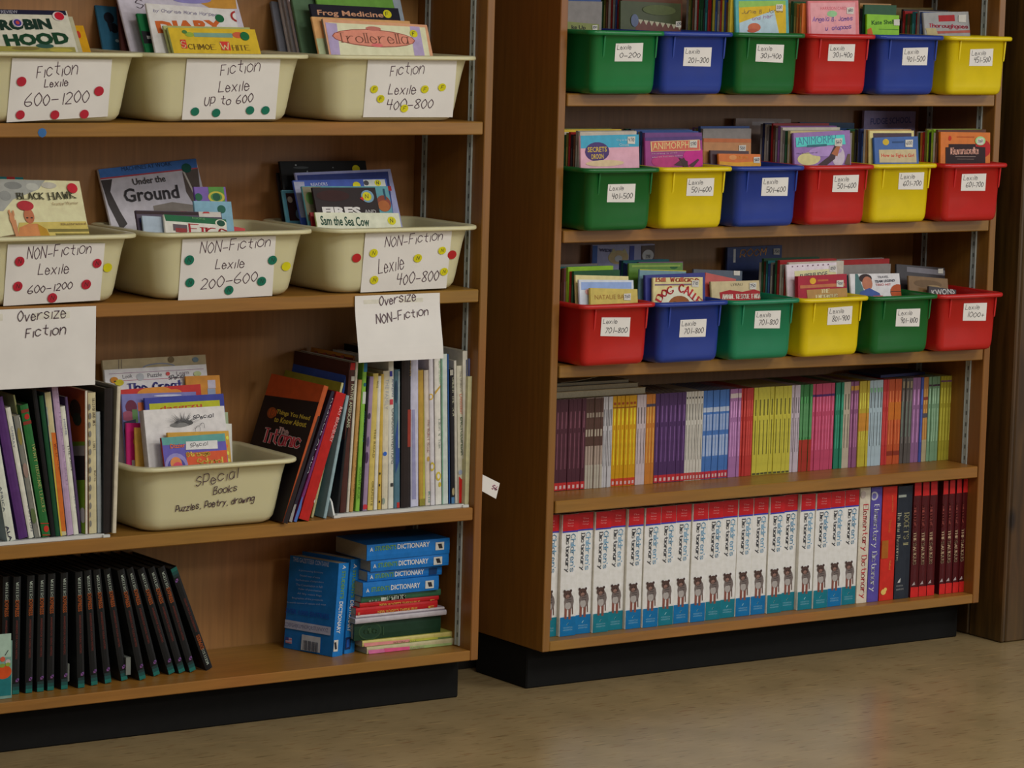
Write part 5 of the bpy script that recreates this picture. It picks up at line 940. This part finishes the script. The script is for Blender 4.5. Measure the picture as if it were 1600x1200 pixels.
# the lying stack: drawn from the bottom upwards
def flat(label, px0, px1, ytop, ybot, Yf, dep, cov, spine, pr=(), name='dictionary', group=None, z0=None, yaw=0, hard=False, pg=None):
    zt_ = at((px0+px1)/2, ytop, Yf).z; zb_ = z0; A = at(px0, (ytop+ybot)/2, Yf); B = at(px1, (ytop+ybot)/2, Yf); L = B.x-A.x; t = zt_-zb_-.0004
    M = Matrix.Translation((A.x, Yf, zt_)) @ Matrix.Rotation(math.radians(yaw), 4, 'Z')
    # local x -> into the shelf, y -> down through the thickness, z -> to the left
    M = M @ Matrix(((0, 0, -1, L), (1, 0, 0, 0), (0, -1, 0, 0), (0, 0, 0, 1)))
    r = root(name, label, 'book', group, M); book_core(r, dep, L, t, cov, spine, hard, pg=pg)
    if pr:
        ex = M.to_3x3(); pl = Plane(M @ Vector((-.0013, t, L)), ex @ Vector((0, 0, -1)), ex @ Vector((0, -1, 0))); pl.clip = (0, 0, L, t); m = MB(); draw(m, pl, pr); m.build('spine_print', r)
    return zt_
z = ZT+.0004
z = flat('thin pastel rainbow workbook at the very bottom of the lying stack', 573, 708, 1004, 1024, .064, .16, (120, 130, 80), (146, 140, 110), [('q', [(575, 1016), (640, 1010), (640, 1018), (577, 1024)], (170, 90, 130)), ('q', [(640, 1010), (706, 1004), (706, 1010), (640, 1018)], (120, 140, 90)), ('q', [(600, 1013), (640, 1010), (640, 1018), (602, 1022)], (176, 70, 110)), V(640, 1015, 662, 1013, 3.5, 'WRITING', (110, 80, 80))], 'workbook', z0=z)
z = flat('thin pink and yellow workbook second from the bottom of the lying stack', 566, 706, 994, 1013, .070, .16, (130, 132, 60), (160, 150, 90), [('q', [(568, 1005), (640, 999), (640, 1006), (570, 1012)], (172, 110, 110)), ('q', [(640, 999), (704, 993), (704, 999), (640, 1006)], (150, 150, 60)), V(614, 1006, 650, 1003, 3.5, 'WRITING SKILLS', (90, 80, 50)), ('q', [(684, 996), (704, 994), (704, 998), (684, 1000)], (84, 100, 60))], 'workbook', z0=z)
z = flat('thick dark green book with an embossed round emblem in the lying stack', 553, 688, 967, 1000, .075, .15, (16, 36, 26), (20, 44, 30), [('e', 578, 986, 18, 14, (34, 56, 36)), ('e', 578, 986, 16, 12, (22, 46, 32)), V(568, 991, 588, 989, 10, 'dle', (40, 62, 40), 'f', .0011), ('r', 598, 979, 599.5, 992, (36, 58, 38))], 'dictionary', z0=z, hard=True)
z = flat('thin grey-white folder below the red thesauruses', 555, 697, 960, 970, .066, .17, (120, 116, 124), (136, 132, 138), [], 'folder', z0=z)
z = flat('thin white folder right under the red thesauruses', 556, 694, 955, 963, .072, .17, (128, 120, 128), (146, 140, 144), [], 'folder', z0=z)
z = flat('lower red paperback thesaurus in the lying stack', 556, 683, 944, 957, .072, .12, (140, 22, 26), (158, 28, 32), [V(590, 959, 652, 953, 5, "NEW ROGET'S THESAURUS", (170, 130, 60), 'b'), V(669, 952, 678, 951, 5, 'E', (170, 130, 60), 'b'), ('r', 559, 957, 562, 964, (150, 90, 60))], 'thesaurus', 'red paperback thesauruses', z0=z)
z = flat('upper red paperback thesaurus in the lying stack', 562, 685, 936, 949, .072, .12, (140, 22, 26), (160, 28, 32), [V(593, 948, 656, 943, 5, "NEW ROGET'S THESAURUS", (170, 130, 60), 'b'), V(672, 942, 679, 941, 5, 'E', (170, 130, 60), 'b')], 'thesaurus', 'red paperback thesauruses', z0=z)
z = flat('green paperback thesaurus on top of the red ones', 564, 688, 926, 940, .070, .12, (30, 62, 42), (40, 78, 56), [V(577, 943, 593, 941, 5, 'Webster', (130, 140, 130), 'h', .0006), V(595, 942, 633, 938, 9, 'THESAURUS', (150, 156, 146), 'f', .0014)], 'thesaurus', z0=z)
def sd(y, x0, x1, lx): return [V(x0, y, x0+5, y-.5, 6, 'A', WT, 'b'), V(x0+8, y-1, x0+(x1-x0)*.44, y-4, 7.5, "STUDENT'S", GT, 'b'), V(x0+(x1-x0)*.46, y-4, x1, y-8, 8, 'DICTIONARY', WT, 'b')]
for i, (px0, px1, yt, yb, tx0, tx1, ty, lg, nm, yf, yw2) in enumerate([(567, 685, 905, 926, 572, 656, 926, (671, 913), 'lowest', .062, 0), (574, 691, 888, 908, 578, 662, 905, (677, 892), 'second lowest', .066, 1), (579, 699, 870, 890, 583, 669, 888, (684, 876), 'second highest', .060, -1), (573, 702, 846, 869, 578, 671, 862, (687, 853), 'topmost', .056, 0)]):
    it = sd(ty, tx0, tx1, 0)+([('q', [(lg[0]-7, lg[1]-4), (lg[0]+6, lg[1]-5), (lg[0]+5, lg[1]+5), (lg[0]-7, lg[1]+6)], (20, 50, 90))] if i == 1 else logo(lg[0], lg[1], 6.5, 5.5))
    z = flat(f'blue student dictionary, {nm} of four lying on the thesauruses', px0, px1, yt, yb, yf, .118, BLU, (22, 96, 164), it, 'dictionary', 'blue student dictionaries', z0=z, yaw=yw2)
# ------------------------------------------------------------------ fourth shelf of the right case: runs of thin readers
Z4 = ZR[0]+TH
RUNS = [('maroon', 865, 912, 7, (58, 28, 38), (150, 34, 34)), ('brown and white mottled', 912, 939, 6, (104, 92, 84), None), ('white', 939, 954.5, 4, (136, 136, 140), None), ('mustard', 954.5, 991, 6, (166, 124, 14), (160, 50, 30)),
 ('pale pink-white', 991, 1005.6, 3, (140, 130, 134), None), ('orange', 1005.6, 1020, 3, (156, 98, 38), None), ('dark purple', 1021, 1068, 7, (58, 36, 74), (150, 34, 40)), ('grey-white', 1068, 1094.6, 6, (146, 144, 138), (150, 44, 44)),
 ('blue', 1094.6, 1136, 8, (54, 90, 146), (150, 34, 46)), ('lilac', 1136, 1154, 4, (122, 84, 124), None), ('red', 1154, 1173.5, 5, (148, 44, 40), None), ('yellow', 1173.5, 1232, 9, (156, 150, 54), (60, 60, 34)),
 ('lavender-white', 1233, 1246, 3, (138, 130, 140), None), ('green and brick red', 1246, 1265, 4, (44, 96, 52), None), ('hot pink', 1265, 1300, 7, (148, 56, 82), None), ('emerald', 1301, 1314, 3, (30, 98, 76), None),
 ('off-white', 1314, 1325, 2, (134, 126, 112), None), ('plum', 1325, 1338, 3, (104, 64, 94), None), ('gold', 1338, 1354, 4, (148, 132, 42), None), ('pale blue', 1354, 1375, 4, (122, 138, 146), None), ('scarlet', 1375, 1384, 3, (150, 42, 42), None),
 ('orange-red', 1384, 1404, 4, (150, 66, 34), None), ('charcoal', 1405, 1421, 3, (60, 56, 54), None), ('mauve', 1422, 1434, 2, (104, 72, 106), None), ('royal blue', 1434, 1438, 1, (50, 64, 124), None), ('orange speckled', 1438, 1446, 2, (144, 100, 52), None),
 ('sage green', 1447, 1464, 4, (92, 122, 98), None), ('lime yellow', 1465, 1482, 4, (140, 134, 46), None)]
rnd = random.Random(11)
def py4(px): return 768-(px-866)*.0765
for name, a, b_, n, c, foot in RUNS:
    A = atz(a, py4(a), Z4); B = atz(b_, py4(b_), Z4); Yb = .104; xa_ = at(a, py4(a), Yb).x; xb_ = at(b_, py4(b_), Yb).x; t = (xb_-xa_)/n
    if a == 865: xa_ = max(xa_, .034)
    t = (xb_-xa_)/n; top = .1915
    bx = one_mesh_book('reader', .132, top, t-.0005, c, c); me0 = bx.data; bpy.data.objects.remove(bx)
    # shared spine print: bands, title, foot
    m = MB(); tt = t-.0005; dark = tuple(int(q*.55) for q in c); lite = tuple(min(200, int(q*1.25+22)) for q in c)
    P = lambda u, v, k=1: (-.0003-.00008*k, tt-u, v)
    def R_(v0, v1, col, u0=.1, u1=.9, k=1): m.poly([P(tt*u0, v0, k), P(tt*u1, v0, k), P(tt*u1, v1, k), P(tt*u0, v1, k)], mat(col, .5))
    lt = sum(c) > 330
    R_(.045, .12, dark if lt else lite, .4, .6); R_(.13, .165, dark if lt else lite, .35, .65)
    if foot and name != 'yellow': R_(.001, .017, foot, 0, 1, 2); R_(.004, .011, (150, 130, 130), .25, .75, 3)
    if name == 'yellow': R_(.001, .005, foot, .1, .9, 2)
    if name == 'mustard': R_(.166, .168, (110, 60, 20), 0, 1, 2); R_(.173, .178, (130, 60, 20), .2, .8, 2)
    if name == 'blue':
        R_(.04, .165, (54, 90, 146), 0, 1, 2); R_(.145, .155, (134, 144, 160), .05, .95, 3); R_(.105, .14, (110, 126, 156), .15, .85, 3); R_(.05, .095, (120, 134, 160), .15, .85, 3)
    if name == 'green and brick red': R_(0, .07, (132, 40, 30), 0, 1, 2); R_(.075, .15, (66, 112, 72), .1, .9, 2)
    if name == 'hot pink': R_(.163, .168, (60, 30, 80), 0, 1, 2)
    if name == 'orange': R_(.165, .171, (54, 50, 66), 0, 1, 2)
    if name == 'grey-white': R_(.176, .180, (40, 40, 44), .3, .7, 2)
    if name == 'gold': R_(.0, .06, (150, 140, 44), 0, 1, 1.5); R_(.08, .12, (160, 110, 40), 0, 1, 2)
    if name == 'plum': R_(.172, .182, (160, 120, 50), 0, 1, 2)
    if name == 'orange-red': R_(.02, .03, (110, 40, 26), 0, 1, 2); R_(.1, .14, (160, 90, 30), 0, 1, 2)
    if name == 'orange speckled': R_(.1, .11, (60, 60, 70), 0, 1, 2); R_(.14, .147, (110, 50, 40), 0, 1, 2); R_(0, .05, (130, 122, 96), 0, 1, 2)
    if name == 'sage green': R_(.17, .174, (60, 44, 60), 0, 1, 2)
    if name == 'lime yellow': R_(.178, .182, (90, 60, 90), 0, 1, 2)
    if name == 'lilac': R_(.172, .182, (150, 140, 140), 0, 1, 2)
    if name == 'brown and white mottled': R_(.09, .19, (62, 42, 36), 0, .95, 1.5); R_(.11, .125, (124, 116, 104), 0, .6, 2); R_(.15, .16, (110, 100, 90), .3, 1, 2); R_(.0, .05, (130, 126, 116), .2, 1, 2)
    if name == 'charcoal': R_(.17, .185, (110, 100, 80), .2, .8, 2); R_(.06, .14, (76, 84, 78), .1, .6, 2)
    if name == 'pale blue': R_(.165, .175, (90, 130, 100), .2, .8, 2)
    so = m.build('spine_print', None, True); sm = so.data; bpy.data.objects.remove(so)
    for i in range(n):
        o = bpy.data.objects.new('reader', me0); COL.objects.link(o)
        pos = 'only' if n == 1 else ORD[i+1]
        props(o, f'thin {name} paperback reader, {pos} from the left in its run of {n}' if n > 1 else f'single thin {name} paperback reader between the mauve and speckled runs', 'book', f'{name} paperback readers on the fourth shelf')
        dy = rnd.uniform(-.0016, .0016)
        o.matrix_world = Matrix.Translation((xa_+t*(i+1)-.0002, Yb+dy, Z4+.0004)) @ Matrix.Rotation(math.radians(90), 4, 'Z')
        p = bpy.data.objects.new('spine_print', sm); COL.objects.link(p); p.parent = o
# magazines lying on the readers at the left, one cover curling up
ztr = Z4+.1925
for i, (x0, x1, y0, th, c, lb) in enumerate([(.024, .332, .118, .013, (130, 118, 88), 'thick grey magazine lowest on top of the maroon readers'), (.022, .318, .126, .009, (120, 112, 92), 'beige magazine second in the pile on the maroon readers'), (.026, .300, .135, .006, (96, 96, 88), 'slate grey magazine topmost in the pile on the maroon readers')]):
    M = Matrix.Translation((x0, y0, ztr)); r = root('magazine', lb, 'magazine', 'magazines lying on the readers', M)
    b = MB(); cm = mat(c, .35); b.box(0, x1-x0, 0, .105, 0, .0008, cm); b.box(0, x1-x0, 0, .105, th-.0008, th, cm); b.build('cover', r, True)
    b = MB(); b.box(.001, x1-x0-.001, .001, .104, .0008, th-.0008, PAGE); b.build('page_block', r, True)
    if i == 2:   # curling sheet
        V_ = []; n = 8
        for j in range(n+1):
            s = j/n; xx = .10+s*.15; zz = th+.0005+.022*s*s
            V_ += [(xx, .004, zz), (xx, .10, zz+.003)]
        V_ += [(v[0], v[1], v[2]+.0008) for v in V_]; m_ = 2*(n+1)
        F_ = []
        for j in range(n): a0 = 2*j; F_ += [(a0, a0+1, a0+3, a0+2), (m_+a0, m_+a0+2, m_+a0+3, m_+a0+1), (a0, a0+2, m_+a0+2, m_+a0), (a0+1, m_+a0+1, m_+a0+3, a0+3)]
        F_ += [(0, m_, m_+1, 1), (2*n, 2*n+1, m_+2*n+1, m_+2*n)]
        mesh('curled_page', V_, F_, mat((128, 120, 100), .6, 'paper'), None, r, False, True)
    ztr += th+.0004
r = root('magazine', 'dark navy thin book lying on the readers near the right end', 'magazine', None, Matrix.Translation((.99, .125, Z4+.1935)) @ Matrix.Rotation(math.radians(4), 4, 'Z')); b = MB(); b.box(0, .14, 0, .10, 0, .006, mat((34, 38, 70), .4)); b.build('cover', r, True)
# ------------------------------------------------------------------ bottom shelf of the right case: dictionaries
DB = [857, 872, 897.5, 924, 950, 977, 1005, 1032, 1058, 1083, 1107.5, 1130.5, 1153.5, 1178.5, 1201, 1222, 1247, 1269, 1294, 1315, 1336]
def dpy(px): return 996-(px-866)*.106
X0 = [at(px, dpy(px), .034).x for px in DB]
step = (X0[-1]-X0[1])/19
def dict_template(tcol):
    t = step-.0009; h = .2545; dep = .195
    r = root('dictionary', 'tmp', 'book', 'white children\'s dictionaries', Matrix.Rotation(math.radians(90), 4, 'Z'))
    book_core(r, dep, h, t, (160, 158, 150), (170, 169, 162), True)
    pl = Plane(wm(r) @ Vector((-.0013, t, 0)), (1, 0, 0), (0, 0, 1)); m = MB()
    def R_(v0, v1, col, k=1, u0=.03, u1=.97): m.poly([pl.w(t*u0, v0, k), pl.w(t*u1, v0, k), pl.w(t*u1, v1, k), pl.w(t*u0, v1, k)], mat(col, .4))
    R_(h-.0345, h, (158, 24, 30)); R_(h-.0375, h-.0345, (40, 48, 140)); R_(0, .040, tcol)
    for v, s in ((h-.014, 'The'), (h-.020, 'American'), (h-.026, 'Heritage')): text(m, lambda a, b_, v=v: pl.w(t*.32+a, v+b_, 2), t*.36, .0035, s, mat((178, 110, 110), .5), 's')
    text(m, lambda a, b_: pl.w(t*.54+b_, h-.042-a, 2), .078, .0115, "Children's", mat((84, 124, 150), .5), 'f', .0008)
    text(m, lambda a, b_: pl.w(t*.20+b_, h-.042-a, 2), .078, .0115, "Dictionary", mat((44, 46, 52), .5), 'f', .0009)
    # the striped cat walking towards the reader
    cx = t*.5; z0 = .040; q_ = 1.38
    def E_(x, z, rx, rz, c, k): m.poly([pl.w(cx+(x+rx*math.cos(i*.5236))*q_, z0+(z+rz*math.sin(i*.5236))*q_, k) for i in range(12)], mat(c, .5))
    for x, zz in ((-.0045, .002), (.0028, .0005)): m.poly([pl.w(cx+x*q_-.0028, z0+zz-.006, 3), pl.w(cx+x*q_+.0028, z0+zz-.006, 3), pl.w(cx+x*q_+.003, z0+.028, 3), pl.w(cx+x*q_-.003, z0+.028, 3)], mat((104, 62, 54), .5))
    m.poly([pl.w(cx+.0105, z0+.004, 3), pl.w(cx+.0125, z0+.005, 3), pl.w(cx+.0105, z0+.044, 3), pl.w(cx+.0075, z0+.044, 3)], mat((70, 50, 44), .5))
    E_(.001, .023, .0088, .0125, (84, 76, 74), 4); E_(-.001, .017, .0055, .006, (124, 120, 118), 5); E_(-.002, .034, .0072, .0065, (62, 46, 42), 6); E_(-.002, .031, .0035, .003, (110, 84, 76), 7)
    E_(-.0078, .0395, .002, .0022, (50, 36, 34), 7); E_(.0038, .0395, .002, .0022, (50, 36, 34), 7); E_(-.0042, .035, .0009, .0008, (20, 18, 18), 8); E_(.0006, .035, .0009, .0008, (20, 18, 18), 8)
    for q in range(3): m.poly([pl.w(cx-.005, z0+.030+q*.005, 8), pl.w(cx+.007, z0+.0312+q*.005, 8), pl.w(cx+.007, z0+.0325+q*.005, 8), pl.w(cx-.005, z0+.0312+q*.005, 8)], mat((50, 44, 44), .5))
    m.poly([pl.w(cx-.003, z0-.016, 3), pl.w(cx+.003, z0-.012, 3), pl.w(cx-.001, z0-.0135, 3), pl.w(cx-.002, z0-.018, 3)], mat((110, 150, 160), .5))
    for v in (-.024, -.029): text(m, lambda a, b_, v=v: pl.w(cx-t*.28+a, z0+v+b_, 3), t*.56, .003, 'HOUGHTON', mat((104, 144, 160), .5), 's')
    m.build('spine_print', r); return r
tpl = [dict_template(c) for c in ((10, 92, 142), (14, 98, 114))]
feet = [1, 0, 0, 1, 1, 0, 0, 1, 0, 0, 1, 1, 0, 0, 1, 1, 1, 1, 0, 1]
def clone(rt, M, label):
    o = rt.copy(); COL.objects.link(o); o.matrix_world = M; o['label'] = label
    for ch in list(rt.children):
        c = ch.copy(); COL.objects.link(c); c.parent = o
    return o
for i in range(20):
    x1_ = X0[1]+step*i; ft = feet[i]; jz = 0; jy = rnd.uniform(-.006, .006)-(.004 if i in (5, 6, 8, 12) else 0)
    lb = f"white children's dictionary with {'teal' if ft else 'blue'} foot, " + (f"{ORD[i+1]} from the left panel" if i < 10 else (f"{ORD[20-i]} left of the Elementary Dictionary" if i < 19 else 'touching the white Elementary Dictionary'))
    M = Matrix.Translation((x1_, .036+jy, ZT+.0006)) @ Matrix.Rotation(math.radians(90), 4, 'Z')
    if x1_-step < .0188: M = Matrix.Translation((max(x1_, .0188+step), .036+jy, ZT+.0006)) @ Matrix.Rotation(math.radians(90), 4, 'Z')
    clone(tpl[ft], M, lb)
for r in tpl:
    for ch in list(r.children): bpy.data.objects.remove(ch)
    bpy.data.objects.remove(r)
def dk(label, a, b_, ytop, cov, spine, pr, name='dictionary', hard=False, Yf=.034, group=None, dep=.19):
    xa_ = at(a, dpy(a), Yf).x; xb_ = at(b_, dpy(b_), Yf).x; zt_ = at((a+b_)/2, ytop, Yf).z
    return standing(label, xa_+.0004, xb_-.0004, Yf, ZT, dep, zt_-ZT, cov, spine, pr, hard, name, 'book', group)
dk('white Elementary Dictionary with red lettering', 1337, 1353.5, 763, (146, 140, 130), (156, 150, 138), [V(1347, 789, 1342, 935, 10, 'Elementary Dictionary', (160, 34, 44), 'f', .0009), ('e', 1349, 773, 4, 6, (140, 130, 126))])
dk('purple-blue Elementary Dictionary with white lettering', 1354, 1371.5, 762, (54, 46, 110), (68, 60, 128), [('e', 1366, 775, 6, 7, (140, 140, 150)), ('e', 1366, 775, 3.5, 4.5, (84, 80, 140)), V(1364, 789, 1357, 924, 10, 'Elementary Dictionary', (156, 158, 168), 'f', .0009)])
dk('bright red reference book with a gold leaf mark', 1372.5, 1395, 761, (150, 30, 24), (166, 36, 28), [V(1393, 774, 1393, 800, 2.5, 'JUNIOR REFERENCE', (180, 100, 60)), V(1389, 812, 1388, 832, 4, 'Thesaurus', (170, 90, 40)), ('r', 1378, 845, 1387, 872, (140, 80, 24)), ('e', 1380, 925, 4, 4.5, (180, 150, 80)), ('e', 1383, 921, 2.5, 3, (180, 150, 80)), V(1389, 876, 1388, 890, 3, 'Oxford', (180, 120, 60))], 'reference_book')
dk('black thesaurus with gold lettering Roget\'s II', 1396, 1419, 760, (20, 24, 32), (26, 31, 40), [V(1413, 801, 1411, 852, 8, "ROGET'S II", (124, 120, 90), 'f', .0008), V(1402, 801, 1398, 876, 6.5, 'The New Thesaurus', (130, 130, 116), 'f', .0007), ('r', 1400, 774, 1416, 776.5, (110, 116, 110)), ('q', [(1403, 908), (1407, 903), (1406, 910), (1402, 911)], (140, 142, 140)), V(1400, 917, 1410, 916, 2.5, 'HOUGHTON', (110, 112, 110)), V(1400, 923, 1411, 921, 2.5, 'MIFFLIN', (110, 112, 110))], 'thesaurus', True)
MR = [(1421, 1433.5, 754), (1434, 1446, 754), (1446.5, 1458.5, 753), (1459.5, 1465.5, 757), (1466, 1475.5, 752), (1476, 1486, 751), (1487, 1496.5, 750), (1497, 1506, 749), (1506.5, 1515.5, 749)]
for i, (a, b_, yt) in enumerate(MR):
    m_ = (a+b_)/2; g = (62, 14, 18) if i != 3 else (44, 10, 13)  # darker set-back one is added, its colour painting the dark gap in the row
    yb = 932-(m_-1425)*.12
    dk(f'dark red children\'s thesaurus, {ORD[9-i]} from the right side panel', a, b_, yt, (60, 16, 19), g,
       [('q', [(a-5, yt-3), (b_+6, yt-4), (b_+6, yt+20), (a-5, yt+22)], (160, 28, 28)), ('q', [(a-6, yb-13.5), (b_+5, yb-15), (b_+5, yb+7), (a-6, yb+9)], (168, 30, 28))]+([V(m_+.6, yt+36, m_, yt+72, 4, "CHILDREN'S", (110, 50, 44), 'f', .0007), V(m_, yt+78, m_-1, yt+128, 4.5, 'THESAURUS', (140, 120, 96), 'f', .0009), ('q', [(m_-3, yb-17), (m_+1, yb-23), (m_+2, yb-18)], (130, 120, 120))] if i != 3 else []),
       'thesaurus', False, .034 if i != 3 else .05, "dark red children's thesauruses", .19)
